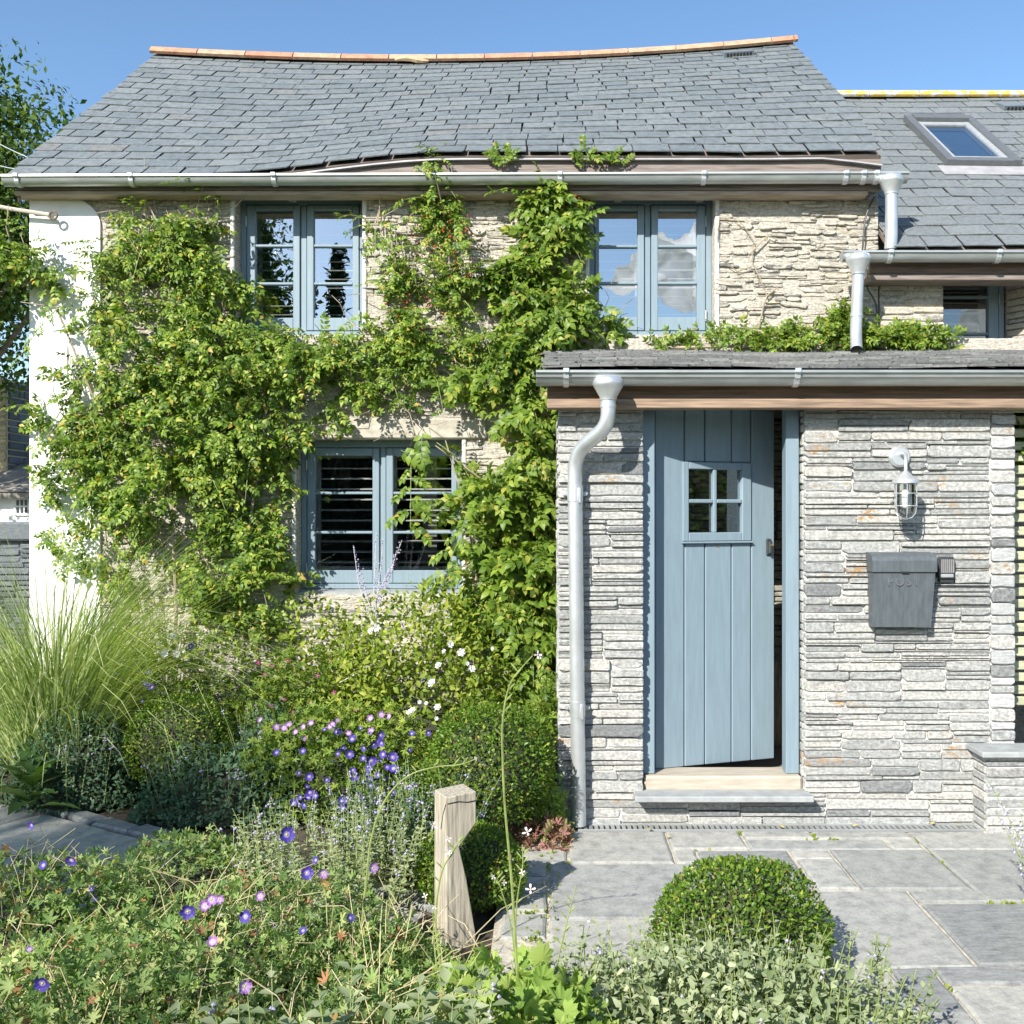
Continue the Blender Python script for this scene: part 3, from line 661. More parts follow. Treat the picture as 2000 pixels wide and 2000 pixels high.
# slate vent near the ridge
def roof_vent(parent, fn, x0, x1, t0, t1):
    b = MB(); a0, n = fn(x0, t0, .012); a1, _ = fn(x1, t0, .012); c0, _ = fn(x0, t1, .012); c1, _ = fn(x1, t1, .012)
    up = n*.05
    b.add([a0, a1, c1, c0, a0+up, a1+up, c1+n*.02, c0+n*.02], [(4, 5, 6, 7), (0, 1, 5, 4), (1, 2, 6, 5), (2, 3, 7, 6), (3, 0, 4, 7)])
    v = b.build('roof_vent', plain_mat('vent_plastic', (.14, .17, .19), .5), parent)
    b = MB(); s = (a1-a0)
    for i in range(8): q = a0+s*(.08+.11*i)+n*.012-Vector((0, .003, 0)); b.add([q, q+s*.07, q+s*.07+n*.025, q+n*.025], [(0, 1, 2, 3)])
    b.build('vent_grille', M_slot, v)
roof_vent(cot, roof_pt, PX(1411, 8.6), PX(1468, 8.6), .865, .935)

# ------------------------------------------------------------------ right wing
wing = thing('side_wing', 'lower stone wing on the right with slate roof and lichened orange ridge', 'house wing', (3.5, YM, 0))
WX0, WX1 = XR+.012, 6.2
ox0, ox1, oz0, oz1 = 2.665, 3.20, 2.2, 3.36
b = MB(); bd = [(WX0, ox0, 0, 3.42), (ox1+.2, WX1, 0, 3.42), (ox0, ox1+.2, 0, oz0), (ox0, ox1+.2, oz1, 3.42)]
for q in bd: b.box(q[0], q[1], YM+.012, YM+.46, q[2], q[3])
b.prism([(ox1+.2, YM+.012), (ox1+.2, YM+.46), (ox1+.02, YM+.46), (ox1+.02, YM+.3)], oz0, oz1, 'z')
wwall = b.build('wall', M_mortar2, wing)
rs = random.Random(5); rects = []
rects += skyline(WX0, ox0+.004, 2.3, 3.42, [3, 4, 5, 6], (.08, .4, .2), rs); rects += skyline(ox1+.2, ox1+.9, 2.3, 3.42, [3, 4, 5], (.08, .3, .15), rs)
lay(rects, YM+.012, wwall, M_rubble, rs, .008, .006, .03, lambda q: True, cut=.7)
# splayed reveal stones
rs2 = random.Random(8); z = oz0+.3
while z < oz1:
    h = rs2.uniform(.03, .07); b = MB(); x1, x0 = ox1+.2, ox1+.03; y1_, y0_ = YM+.0, YM+.28; off = rs2.uniform(.005, .02)
    b.add([(x0-off, y0_-off, z), (x1-off, y1_-off, z), (x1-off, y1_-off, z+h-.01), (x0-off, y0_-off, z+h-.01), (x0+.05, y0_+.03, z), (x1+.05, y1_+.03, z), (x1+.05, y1_+.03, z+h-.01), (x0+.05, y0_+.03, z+h-.01)], [(0, 1, 2, 3), (4, 7, 6, 5), (0, 4, 5, 1), (2, 6, 7, 3), (1, 5, 6, 2), (0, 3, 7, 4)])
    b.build('reveal_stone', M_rubble, wing); z += h
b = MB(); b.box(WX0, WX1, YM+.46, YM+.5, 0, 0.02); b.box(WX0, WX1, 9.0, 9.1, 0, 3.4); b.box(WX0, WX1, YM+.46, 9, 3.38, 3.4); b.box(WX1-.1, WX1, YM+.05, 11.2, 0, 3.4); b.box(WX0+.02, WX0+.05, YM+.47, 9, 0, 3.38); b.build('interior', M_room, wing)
Y4 = YM+.28
window(wing, X0=ox0-.25, X1=ox1+.005, Z0=2.3, Z1=3.36, Yf=Y4, pane_x=((ox0-.16, ox0+.02), (ox0+.1, PX(1930, Y4))), pane_z=(2.4, 3.3), bars=[PZ(580, Y4), PZ(652, Y4)], gl=G_low, slat_gap=.075, slat_rot=20)
WYE, WYR, WZE, WZR = 6.30, 8.93, 3.41, 5.50
def wroof(x, t, lift=0.):
    n = Vector((0, -(WZR-WZE), WYR-WYE)).normalized(); return Vector((x, WYE+(WYR-WYE)*t, WZE+(WZR-WZE)*t+.008*math.sin(x*2+t*5)))+n*lift, n
wr = roof_sheet(2.24, WX1, wroof, -.012, (11.5, 3.4), 10, 4).build('roof', M_under, wing)
sx0, sx1, st0, st1 = 3.04, 3.61, (7.436-WYE)/(WYR-WYE), (8.344-WYE)/(WYR-WYE)
slating(wr, wroof, 2.225, 4.9, 3.36, .172, .265, 'wing', M_slate2, random.Random(4), 300, skip=lambda x, t: sx0+.1 < x < sx1-.1 and st0-.02 < t < st1-.06)
x = 2.0; 
while x < 5.2:
    b = MB(); vs = []; n = 9; r_ = .11
    for j in range(n):
        a_ = math.radians(15+150*j/(n-1))
        for xx in (x+.005, x+.455): vs += [(xx, WYR-math.cos(a_)*r_, WZR+.035+(math.sin(a_)-.72)*r_*.9), (xx, WYR-math.cos(a_)*r_*.85, WZR+.02+(math.sin(a_)-.72)*r_*.9)]
    fs = []
    for j in range(n-1): a0 = j*4; a1 = a0+4; fs += [(a0, a1, a1+2, a0+2), (a0+1, a0+3, a1+3, a1+1), (a0, a0+1, a1+1, a1), (a0+2, a1+2, a1+3, a0+3)]
    fs += [(0, 2, 3, 1), ((n-1)*4, (n-1)*4+1, (n-1)*4+3, (n-1)*4+2)]
    b.add(vs, fs).build('ridge_tile', M_tilel, wing); x += .46
b = MB(); b.bevbox(2.12, WX1, 6.40, 6.44, 3.265, 3.36); b.build('fascia_board', plain_mat('dark_fascia', (.17, .12, .09), .8, 0, 6, .4, .3, stretch=(.8, 6, 14)), wing)
b = MB(); b.bevbox(2.12, WX1, 6.385, 6.56, 3.222, 3.262); b.build('soffit_board', M_wood, wing)
roof_vent(wing, wroof, PX(1962, 8.55), PX(1962, 8.55)+.3, .865, .925)
# roof window in the wing slope
def wp(x, t, l): return wroof(x, t, l)[0]
sky_fr = MB(); H = .075
def slope_box(b, x0, x1, t0, t1, l0, l1, m=0):
    b.add([wp(x0, t0, l0), wp(x1, t0, l0), wp(x1, t1, l0), wp(x0, t1, l0), wp(x0, t0, l1), wp(x1, t0, l1), wp(x1, t1, l1), wp(x0, t1, l1)],
          [(0, 3, 2, 1), (4, 5, 6, 7), (0, 1, 5, 4), (1, 2, 6, 5), (2, 3, 7, 6), (3, 0, 4, 7)], m)
M_vel = plain_mat('roof_window_metal', (.15, .16, .165), .45, .3)
dt = .022
slope_box(sky_fr, sx0, sx0+.06, st0, st1, -.02, H); slope_box(sky_fr, sx1-.06, sx1, st0, st1, -.02, H); slope_box(sky_fr, sx0+.06, sx1-.06, st0, st0+dt, -.02, H-.004); slope_box(sky_fr, sx0+.06, sx1-.06, st1-dt*1.6, st1, -.02, H+.012)
vel = sky_fr.build('roof_window', M_vel, wing)
b = MB(); slope_box(b, sx0+.062, sx0+.105, st0+dt+.001, st1-dt*1.6-.001, 0, H-.02); slope_box(b, sx1-.105, sx1-.062, st0+dt+.001, st1-dt*1.6-.001, 0, H-.02); slope_box(b, sx0+.106, sx1-.106, st0+dt+.001, st0+dt*2, 0, H-.022); slope_box(b, sx0+.106, sx1-.106, st1-dt*2.6, st1-dt*1.6-.001, 0, H-.022); b.build('sash', plain_mat('sash_grey', (.34, .36, .37), .5, .2), vel)
b = MB(); b.add([wp(sx0+.1, st0+dt, .045), wp(sx1-.1, st0+dt, .045), wp(sx1-.1, st1-dt*2, .045), wp(sx0+.1, st1-dt*2, .045)], [(0, 1, 2, 3)]); b.build('pane', G_win, vel)
b = MB(); slope_box(b, sx0+.1, sx1-.1, st0+dt, st1-dt*2, -.012, -.008); b.build('blind', plain_mat('roof_blind', (.05, .10, .17), .7), vel)
b = MB(); slope_box(b, sx0-.07, sx1+.07, st0-.055, st0-.001, .022, .03); b.build('apron_flashing', M_lead, vel)

# ------------------------------------------------------------------ porch
YP = 5.25
por = thing('porch', 'flat-fronted slate stone porch with lean-to roof and half-open blue door', 'porch', (1.3, YP, 0))
QX0, QX1 = .065, 2.512; DX0, DX1 = .512, 1.392
b = MB()
pb = [(QX0, DX0, 0, 2.26), (DX1, QX1, 0, 2.26), (DX0, DX1, 0, .165)]
for q in pb: b.box(q[0], q[1], YP+.014, YP+.34, q[2], q[3])
b.box(QX0, QX1, YP+.1, YP+.34, 2.30, 2.44); b.box(QX0, QX0+.3, YP+.34, YM, 0, 2.3); b.box(QX1-.25, QX1, YP+.34, YM, 0, .9); b.box(QX1-.25, QX1, YP+.34, 5.72, .9, 2.3); b.box(QX1-.25, QX1, 6.3, YM, .9, 2.3); b.box(QX1-.25, QX1, 5.72, 6.3, 2.0, 2.3)  # unseen opening added in the right side wall to let daylight in
pw = b.build('wall', M_mortar, por)
rs = random.Random(12); rects = []
ks = [1, 1, 2, 2, 3, 3, 3, 4, 4, 5, 6]
rects += skyline(QX0-.012, DX0+.006, 0.185, 2.27, ks, (.09, .48, .3), rs)
rects += skyline(DX1-.008, QX1-.125, 0.185, 2.27, ks, (.10, .66, .32), rs)
quo = []; z = .42
while z < 2.26:
    h = rs.choice((.045, .058, .07, .08)); w = .135 if len(quo) % 2 else .12; quo.append((QX1+.012-.135, QX1+.012-(.135-w)*0, z, min(z+h, 2.27))); z += h
rects += skyline(QX0-.012, QX1+.01, 0.0, .183, [2, 3, 3, 4, 5], (.16, .8, .4), rs)
lay(rects, YP+.014, pw, M_stone, rs, .0075, .008, .03, lambda q: True, cut=.42, bev=.003, tilt=.012)
lay(quo[0::2], YP+.014, pw, M_quoin, rs, .008, .014, .026, lambda q: True, cut=.2, bev=.004)
lay(quo[1::2], YP+.014, pw, M_stone, rs, .008, .012, .026, lambda q: True, cut=.2, bev=.004)
# side faces of the door reveal and left end get edge stones
for (xf, sgn, r_) in ((DX1, -1, rs), (QX0, -1, rs)):
    z = .19
    while z < 2.25:
        h = r_.choice([.035, .05, .06, .075]); ya = YP+.03; ye = YP+.10 if xf > 1 else YP+1.28
        while ya < ye-.02:
            yz = ye if xf > 1 else min(ya+r_.uniform(.15, .5), ye)
            b = MB(); b.bevbox(xf-r_.uniform(.006, .016), xf+.03, ya, yz-.007, z, min(z+h-.008, 2.25), .005); b.build('return_stone', M_stone, pw); ya = yz
        z += h
# porch interior seen through the gap
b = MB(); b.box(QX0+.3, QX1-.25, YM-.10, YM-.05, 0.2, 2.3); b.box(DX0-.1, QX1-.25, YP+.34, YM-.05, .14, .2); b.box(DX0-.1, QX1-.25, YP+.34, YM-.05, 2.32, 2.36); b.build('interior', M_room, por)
rs = random.Random(15); mbx = MB(); z = .2
inn = por; xi = QX1-.25
for q in skyline(YP+.36, YM-.1, .2, 2.3, [3, 4, 5, 6], (.12, .4, .25), rs):
    y_0, y_1, z_0, z_1 = q
    if y_1 > 5.72 and y_0 < 6.3 and z_1 > .9 and z_0 < 2.0: continue
    d = rs.uniform(.012, .03); mbx.bevbox(xi-d, xi+.01, y_0+.004, y_1-.004, z_0+.004, z_1-.004, .005)
for q in skyline(QX0+.3, QX1-.26, .2, 2.3, [3, 4, 5, 6], (.12, .4, .25), rs): mbx.bevbox(q[0]+.004, q[1]-.004, YM-.12-rs.uniform(0, .02), YM-.09, q[2]+.004, q[3]-.004, .005)
o = mbx.build('inner_stone', M_rubble, por); o['kind'] = 'stuff'
b = MB(); b.bevbox(1.30, 1.75, YM-.35, YM-.11, .2, .75, .01); b.build('bright_patch_block', M_oak, por)  # pale block added to stand in for a bright patch inside
# door frame
YF = YP+.062
b = MB(); b.bevbox(.47, .584, YF, YF+.085, .27, 2.36); b.bevbox(PX(1535, YF), PX(1561, YF), YF, YF+.09, .27, 2.36); b.bevbox(.584, PX(1535, YF), YF+.002, YF+.09, 2.305, 2.36)
b.build('door_frame', M_blue, por)
b = MB(); b.bevbox(DX0+.01, DX1-.012, YP+.02, YP+.22, .185, .268, .012); b.build('threshold', M_thresh, por)
b = MB(); b.bevbox(PX(1240, 5.15), PX(1589, 5.15), 5.13, YP+.06, .166, .198, .005); b.build('doorstep', M_ledge, por)
# the door leaf, hinged left, swung inwards
th = math.radians(18.4); DW = .762; HX, HY, HZ = .594, 5.405, .27; DT = 2.288
def dd(u):
    k = (u-VX)/F; return (HY*k-HX)/(math.cos(th)-math.sin(th)*k)
def dz(u, v):
    d = dd(u); Y = HY+d*math.sin(th); return EYE-(v-VY)/F*Y
Mdoor = Matrix.Translation((HX, HY, 0)) @ Matrix.Rotation(th, 4, 'Z')
def dbuild(b, name, mat, parent, smooth=False):
    me = b.mesh(name, mat, smooth); return place(name, me, parent, Mdoor)
door_root = bpy.data.objects.new('door', MB().box(.004, DW-.004, .018, .042, HZ+.004, DT-.004).mesh('door', M_bluedark)); 
# leave a hole for the glass: rebuild backing as four pieces
g0, g1 = dd(1344), dd(1448); gz0, gz1 = dz(1395, 1040), dz(1395, 917)
bk = MB(); bk.box(.004, g0, .018, .042, HZ+.004, DT-.004); bk.box(g1, DW-.004, .018, .042, HZ+.004, DT-.004); bk.box(g0, g1, .018, .042, HZ+.004, gz0); bk.box(g0, g1, .018, .042, gz1, DT-.004)
door_root = bpy.data.objects.new('door', bk.mesh('door', M_blue)); Mp = Mdoor.copy(); Mp.translation -= wpos(por); door_root.matrix_basis = Mp; link(door_root, por); door_root['label'] = 'half-open blue boarded door with four small panes'
def dpart(b, name, mat, smooth=False):
    o = bpy.data.objects.new(name, b.mesh(name, mat, smooth)); return link(o, door_root)
gr = [0]+[dd(u) for u in (1337, 1377, 1429, 1467)]+[DW]
f0, f1 = dd(1332), dd(1466); fz0, fz1 = dz(1395, 1057), dz(1395, 903)
for a_, c_ in zip(gr[:-1], gr[1:]):
    segs = [(HZ, DT)]
    if c_ > f0+.02 and a_ < f1-.02: segs = [(HZ, fz0-.002), (fz1+.002, DT)]
    for za, zb in segs:
        b = MB(); b.bevbox(a_+.003, c_-.003, 0, .0175, za, zb, .0045); dpart(b, 'door_board', M_blue)
b = MB()
b.bevbox(f0, g0, -.012, .017, fz0, fz1, .004); b.bevbox(g1, f1, -.012, .017, fz0, fz1, .004); b.bevbox(g0, g1, -.011, .017, fz0, gz0, .004); b.bevbox(g0, g1, -.011, .017, gz1, fz1, .004)
dpart(b, 'glazing_frame', M_blue)
b = MB(); gm = dd(1395.5); zm = dz(1395, 979); b.bevbox(gm-.011, gm+.011, -.009, .03, gz0, gz1, .004); b.bevbox(g0, gm-.011, -.008, .03, zm-.011, zm+.011, .004); b.bevbox(gm+.011, g1, -.008, .03, zm-.011, zm+.011, .004); dpart(b, 'glazing_bar', M_blue)
for xa, xb in ((g0, gm-.011), (gm+.011, g1)):
    for za, zb in ((gz0, zm-.011), (zm+.011, gz1)):
        b = MB(); b.add([(xa, .02, za), (xb, .02, za), (xb, .02, zb), (xa, .02, zb)], [(0, 1, 2, 3)]); dpart(b, 'pane', G_low)
b = MB(); b.bevbox(f0-.006, f1+.006, -.022, -.0005, fz0-.012, fz0-.001, .003); dpart(b, 'drip_bead', M_blue)
hx = dd(1500); hz0, hz1 = dz(1500, 1083), dz(1500, 1054)
b = MB(); b.bevbox(hx-.016, hx+.019, -.012, .001, hz0-.006, hz1+.006, .006, 1); b.bevbox(hx-.011, hx+.013, -.034, -.0115, hz0+.004, hz1-.01, .006, 1); b.tube([(hx, -.035, (hz0+hz1)/2+.012), (hx, -.04, (hz0+hz1)/2+.012)], .008, 10, 2)
dpart(b, 'door_lock', [M_galv, M_dark, plain_mat('brass', (.5, .33, .1), .35, .8)])
b = MB(); b.tube([(dd(1401), -.004, fz0-.028), (dd(1401), .004, fz0-.028)], .006, 8); dpart(b, 'rusty_nail', plain_mat('rust', (.28, .1, .03), .9))
# porch roof
PYE, PYR, PZE, PZR = 5.045, 6.54, 2.432, 2.765
def proof(x, t, lift=0.):
    n = Vector((0, -(PZR-PZE), PYR-PYE)).normalized(); return Vector((x, PYE+(PYR-PYE)*t, PZE+(PZR-PZE)*t+.006*math.sin(x*3)))+n*lift, n
prf = roof_sheet(-.02, 3.3, proof, -.01, None, 6, 3).build('roof', M_under, por)
slating(prf, proof, -.035, 3.3, 1.51, .125, .21, 'porch', M_slate3, random.Random(9), 300, th=.010)
b = MB(); b.bevbox(-.004, 3.3, 5.165, 5.20, 2.30, 2.42); b.build('fascia_board', plain_mat('brown_fascia', (.20, .13, .085), .75, 0, 4, .5, .3, stretch=(.7, 6, 14)), por)
b = MB(); b.bevbox(-.004, 3.3, 5.125, 5.22, 2.247, 2.297); b.build('soffit_board', plain_mat('red_cedar', (.25, .175, .12), .75, 0, 5, .5, .3, stretch=(.8, 6, 14)), por)
b = MB(); b.bevbox(.01, 3.3, 6.49, 6.54, 2.765, 2.86, .01); b.build('roof_fillet', M_mortar2, por)

# ------------------------------------------------------------------ gutters and pipes
def gutter(name, label, x0, x1, yb, zr, r, slope, brackets, group='metal gutters', ogee=False):
    """half-round trough: back at yb, rim height zr at x0"""
    g = thing(name, label, 'gutter', ((x0+x1)/2, yb, zr), group)
    n = 12; yc = yb-r
    if ogee: out = [(yc-r-.012, 0), (yc-r-.012, -.012), (yc-r, -.016), (yc-r+.004, -.034), (yc-r+.012, -.036), (yc-r+.03, -.062), (yc-r+.05, -.073), (yc+r-.02, -.073), (yc+r, -.05), (yc+r, 0)]
    else: out = [(yc-r-.010, .004), (yc-r-.012, -.008), (yc-r-.002, -.012)]+[(yc-r*math.cos(a), -.012-(r*1.08)*math.sin(a)) for a in np.linspace(.15, PI-.1, n)]+[(yc+r, 0.004)]
    inn = [(y+(.003 if y < yc else -.003), z+(.003 if z < -.02 else 0)) for y, z in out][::-1]
    poly = out+inn; k = len(poly)
    vs = [(x, y, zr+z+slope*(x-x0)) for x in (x0, x1) for y, z in poly]
    b = MB(); b.add(vs, [(i, (i+1) % k, k+(i+1) % k, k+i) for i in range(k)]+[tuple(range(k)), tuple(range(2*k-1, k-1, -1))])
    b.build('trough', M_galv, g, True)
    for xe in (x0, x1):
        b = MB(); kk = len(out); s = -1 if xe == x0 else 1
        b.add([(xe+d*s, y, zr+z+slope*(xe-x0)) for d in (-.001, .006) for y, z in out], [tuple(range(kk)), tuple(range(2*kk-1, kk-1, -1))]+[(i, (i+1) % kk, kk+(i+1) % kk, kk+i) for i in range(kk)]); b.build('end_cap', M_galv, g)
    for xb in brackets:
        b = MB(); o2 = [(y+(-.007 if y < yc else .002), z-(.007 if z < -.02 else 0)) for y, z in out]; kk = len(o2); i2 = out
        vs = [(x, y, zr+z+slope*(xb-x0)) for x in (xb-.014, xb+.014) for y, z in o2+i2[::-1]]; K = 2*kk
        b.add(vs, [(i, (i+1) % K, K+(i+1) % K, K+i) for i in range(K)]+[tuple(range(K)), tuple(range(2*K-1, K-1, -1))]); b.bevbox(xb-.016, xb+.016, yc-r-.022, yc-r-.008, zr-.014+slope*(xb-x0), zr+.010+slope*(xb-x0), .003)
        b.build('bracket', M_galv2, g)
    return g
gx0, gx1 = PX(2, 6.32), PX(1775, 6.32)
gutter('gutter', 'long upper grey metal gutter below the main slate roof', gx0, gx1, 6.42, PZ(340, 6.31), .043, .0035, [PX(u, 6.31) for u in (28, 252, 532, 1094, 1376, 1655, 1690, 1715)])
gutter('gutter', 'short grey metal gutter under the lower right wing roof', PX(1652, 6.24), 6.2, 6.36, PZ(489, 6.25), .045, 0, [PX(u, 6.25) for u in (1742, 1955)])
gutter('gutter', 'front grey metal gutter along the porch roof', PX(1049, 5.0), 3.3, 5.12, PZ(723, 5.02), .05, .0, [PX(u, 5.0) for u in (1106, 1560)], ogee=True)
def funnel(b, x, y, zt, zb, rt, rb): b.lathe([(rt*.5, zt+.006), (rt*.85, zt-.002), (rt*1.03, zt-.022), (rt*1.08, zt-.04), (rt*1.0, zt-.052), (rb*1.12, zb-.004), (rb*1.08, zb-.02)], x, y, 28)
def arc_pts(pts, k=7):
    """round the corners of a polyline"""
    pts = [Vector(p) for p in pts]; out = [pts[0]]
    for i in range(1, len(pts)-1):
        a, p, c = pts[i-1], pts[i], pts[i+1]; d = min((p-a).length, (c-p).length)*.48
        s = p+(a-p).normalized()*d; e = p+(c-p).normalized()*d
        for j in range(k+1): t = j/k; out.append(s*(1-t)**2+p*2*t*(1-t)+e*t*t)
    return out+[pts[-1]]
# porch downpipe with swan neck
dp = thing('downpipe', 'tall grey metal downpipe with swan neck beside the blue door', 'downpipe', (.16, 5.19, 0), 'metal downpipes')
yg = 5.02; xf = PX(1188, yg)
b = MB(); funnel(b, xf, yg, PZ(736, yg), PZ(774, yg), .076, .04); b.build('hopper', M_galv2, dp, True)
xa, xb_ = PX(1123, 5.19), PX(1130.5, 5.19)
b = MB(); b.tube(arc_pts([(xf, yg, PZ(773, yg)), (xf, yg, PZ(832, yg)), (xa, 5.185, PZ(884, 5.185)), (xa, 5.19, PZ(960, 5.19))]), .0395, 20); b.build('swan_neck', M_galv2, dp, True)
b = MB(); b.tube([(xa, 5.19, PZ(950, 5.19)), (xb_, 5.19, .03)], .0395, 20); b.build('pipe', M_galv2, dp, True)
b = MB(); b.tube([(xf, yg, PZ(796, yg)), (xf, yg, PZ(790, yg))], .042, 20); b.build('joint_ring', M_galv2, dp, True)
for v in (964, 1384):
    z = PZ(v, 5.19); x = xa+(xb_-xa)*(v-950)/665
    b = MB(); b.tube([(x, 5.19, z-.042), (x, 5.19, z+.042)], .0425, 20); b.bevbox(x+.014, x+.03, 5.142, 5.165, z-.05, z+.03, .003); b.build('collar', M_galv2, dp, True)
    b = MB()
    for s in (-1, 1): b.tube([(x+s*.058, 5.21, z), (x+s*.058, 5.262, z)], .010, 10); b.bevbox(x+s*.04-.02, x+s*.04+.02, 5.215, 5.225, z-.012, z+.012, .002)
    b.build('pipe_clip', M_galv2, dp)
# main downpipe dropping to the wing gutter
dp = thing('downpipe', 'short grey downpipe from the upper gutter onto the wing roof edge', 'downpipe', (PX(1740, 6.3), 6.3, 3.4), 'metal downpipes')
x = PX(1741, 6.31); y = 6.31
b = MB(); funnel(b, x, y, PZ(342, y), PZ(374, y), .072, .04); b.build('hopper', M_galv2, dp, True)
b = MB(); b.tube([(x, y, PZ(373, y)), (x, y+.0, PZ(425, y)), (x, y, PZ(460, y)), (x-.002, y+.01, PZ(485, y))], .039, 18); b.build('pipe', M_galv2, dp, True)
b = MB(); b.tube([(x, y, PZ(377, y)), (x, y, PZ(372, y))], .042, 18); b.build('joint_ring', M_galv2, dp, True)
dp = thing('downpipe', 'short grey downpipe with open angled end above the creeper', 'downpipe', (PX(1674, 6.25), 6.25, 2.8), 'metal downpipes')
x = PX(1676, 6.26); y = 6.25
b = MB(); funnel(b, x, y, PZ(496, y), PZ(530, y), .075, .04); b.build('hopper', M_galv2, dp, True)
b = MB(); b.tube(arc_pts([(x, y, PZ(529, y)), (x-.012, y+.02, PZ(645, y)), (x-.045, y-.10, PZ(684, y-.1))], 6), .0375, 18, caps=False); b.build('pipe', M_galv2, dp, True)
e = Vector((x-.045, y-.10, PZ(684, y-.1))); d = Vector((-.033, -.12, -.11)).normalized()
b = MB(); b.tube([e-d*.006, e-d*.004], .036, 18); b.build('pipe_mouth', M_slot, dp)
b = MB(); b.tube([(x-.009, y+.015, PZ(618, y)), (x-.009, y+.015, PZ(612, y))], .041, 18); b.build('joint_ring', M_galv2, dp, True)

# ------------------------------------------------------------------ things on the porch wall
yl = YP-.15; lx = PX(1769, yl)
lamp = thing('wall_lantern', 'galvanised bulkhead lantern with wire cage on curved arm, right of the door', 'lamp', (PX(1756, YP), YP, PZ(892, YP)))
pc = P(1756, 892, YP-.01)
def disc(b, c, r, y0, y1, n=24): b.tube([(c.x, y0, c.z), (c.x, y1, c.z)], r, n)
b = MB(); b.tube([(pc.x, YP+.012, pc.z), (pc.x, YP-.022, pc.z), (pc.x, YP-.034, pc.z)], [.060, .058, .046], 26); b.build('back_plate', M_galv2, lamp, True)
b = MB(); b.tube(arc_pts([(pc.x, YP-.03, pc.z+.012), (pc.x+.004, YP-.10, pc.z+.014), (lx, yl, pc.z-.03), (lx, yl, PZ(927, yl))], 6), .0095, 10); b.build('arm', M_galv2, lamp, True)
z0 = PZ(945, yl); b = MB(); b.lathe([(.012, z0+.065), (.026, z0+.052), (.044, z0+.034), (.066, z0+.022), (.068, z0+.004), (.06, z0)], lx, yl, 26); b.build('cap', M_galv2, lamp, True)
gz = PZ(1004, yl)
b = MB(); b.lathe([(.048, z0), (.05, z0-.1), (.044, gz+.01), (.03, gz-.006), (.012, gz-.012)], lx, yl, 24); b.build('glass_jar', G_lamp, lamp, True)
b = MB(); b.lathe([(.016, z0), (.017, z0-.04), (.03, z0-.07), (.032, z0-.1), (.02, z0-.125), (.004, z0-.13)], lx, yl, 16); b.build('bulb', M_white, lamp, True)
b = MB()
for k in range(6):
    a = k*PI/3+.3; ca, sa = math.cos(a), math.sin(a); b.tube([(lx+r*ca, yl+r*sa, z) for r, z in ((.058, z0), (.058, z0-.11), (.052, gz+.004), (.034, gz-.018), (.004, gz-.026))], .0028, 5)
for z, r in ((z0-.05, .0585), (z0-.115, .0585)): b.tube([(lx+r*math.cos(t), yl+r*math.sin(t), z) for t in np.linspace(0, 2*PI, 25)], .0028, 5)
b.build('cage', M_galv2, lamp)
# post box
yb = YP-.105
pbx = thing('post_box', 'dark grey metal wall post box with embossed POST lettering', 'post box', (PX(1765, yb), YP, PZ(1225, yb)))
ux0, ux1, vx0, vx1 = PX(1704, yb), PX(1829, yb), PX(1708, yb), PX(1823, yb); zt, zl_, zb = PZ(1084, yb), PZ(1117, yb), PZ(1226, yb)
b = MB(); b.add([(vx0, yb+.03, zb), (vx1, yb+.03, zb), (vx1, YP, zb), (vx0, YP, zb), (ux0+.004, yb+.004, zl_-.002), (ux1-.004, yb+.004, zl_-.002), (ux1-.004, YP, zl_-.002), (ux0+.004, YP, zl_-.002)], [(0, 3, 2, 1), (4, 5, 6, 7), (0, 1, 5, 4), (1, 2, 6, 5), (2, 3, 7, 6), (3, 0, 4, 7)]); b.build('box_body', M_box, pbx)
b = MB(); b.prism([(yb-.006, zl_), (YP, zl_), (YP, zt+.012), (yb+.04, zt+.008), (yb+.004, zt-.01), (yb-.006, zt-.03)], ux0-.002, ux1+.002); b.build('lid', M_box, pbx)
b = MB(); b.bevbox((ux0+ux1)/2-.02, (ux0+ux1)/2+.02, yb-.012, yb-.004, zl_-.004, zl_+.004, .002); b.build('lid_lip', M_dark, pbx)
cu = bpy.data.curves.new('lettering', 'FONT'); cu.body = 'POST'; cu.size = .062; cu.extrude = .0012; cu.space_character = 1.25; cu.align_x = 'CENTER'; cu.align_y = 'CENTER'; cu.bevel_depth = .0004
to = bpy.data.objects.new('lettering', cu); C.objects.link(to); bpy.context.view_layer.update()
dg = bpy.context.evaluated_depsgraph_get(); tm = bpy.data.meshes.new_from_object(to.evaluated_get(dg)); bpy.data.objects.remove(to)
tm.materials.clear(); tm.materials.append(plain_mat('worn_enamel', (.115, .128, .136), .45, .2)); tm.name = 'lettering'
lo = bpy.data.objects.new('lettering', tm); tilt = math.atan2(.026, zl_-zb); zc = PZ(1137, yb)
lo.matrix_basis = Matrix.Translation(Vector((PX(1766, yb), yb+.004+(zl_-zc)*math.tan(tilt)-.002, zc))-wpos(pbx)) @ Matrix.Rotation(PI/2+tilt*-1, 4, 'X'); link(lo, pbx)
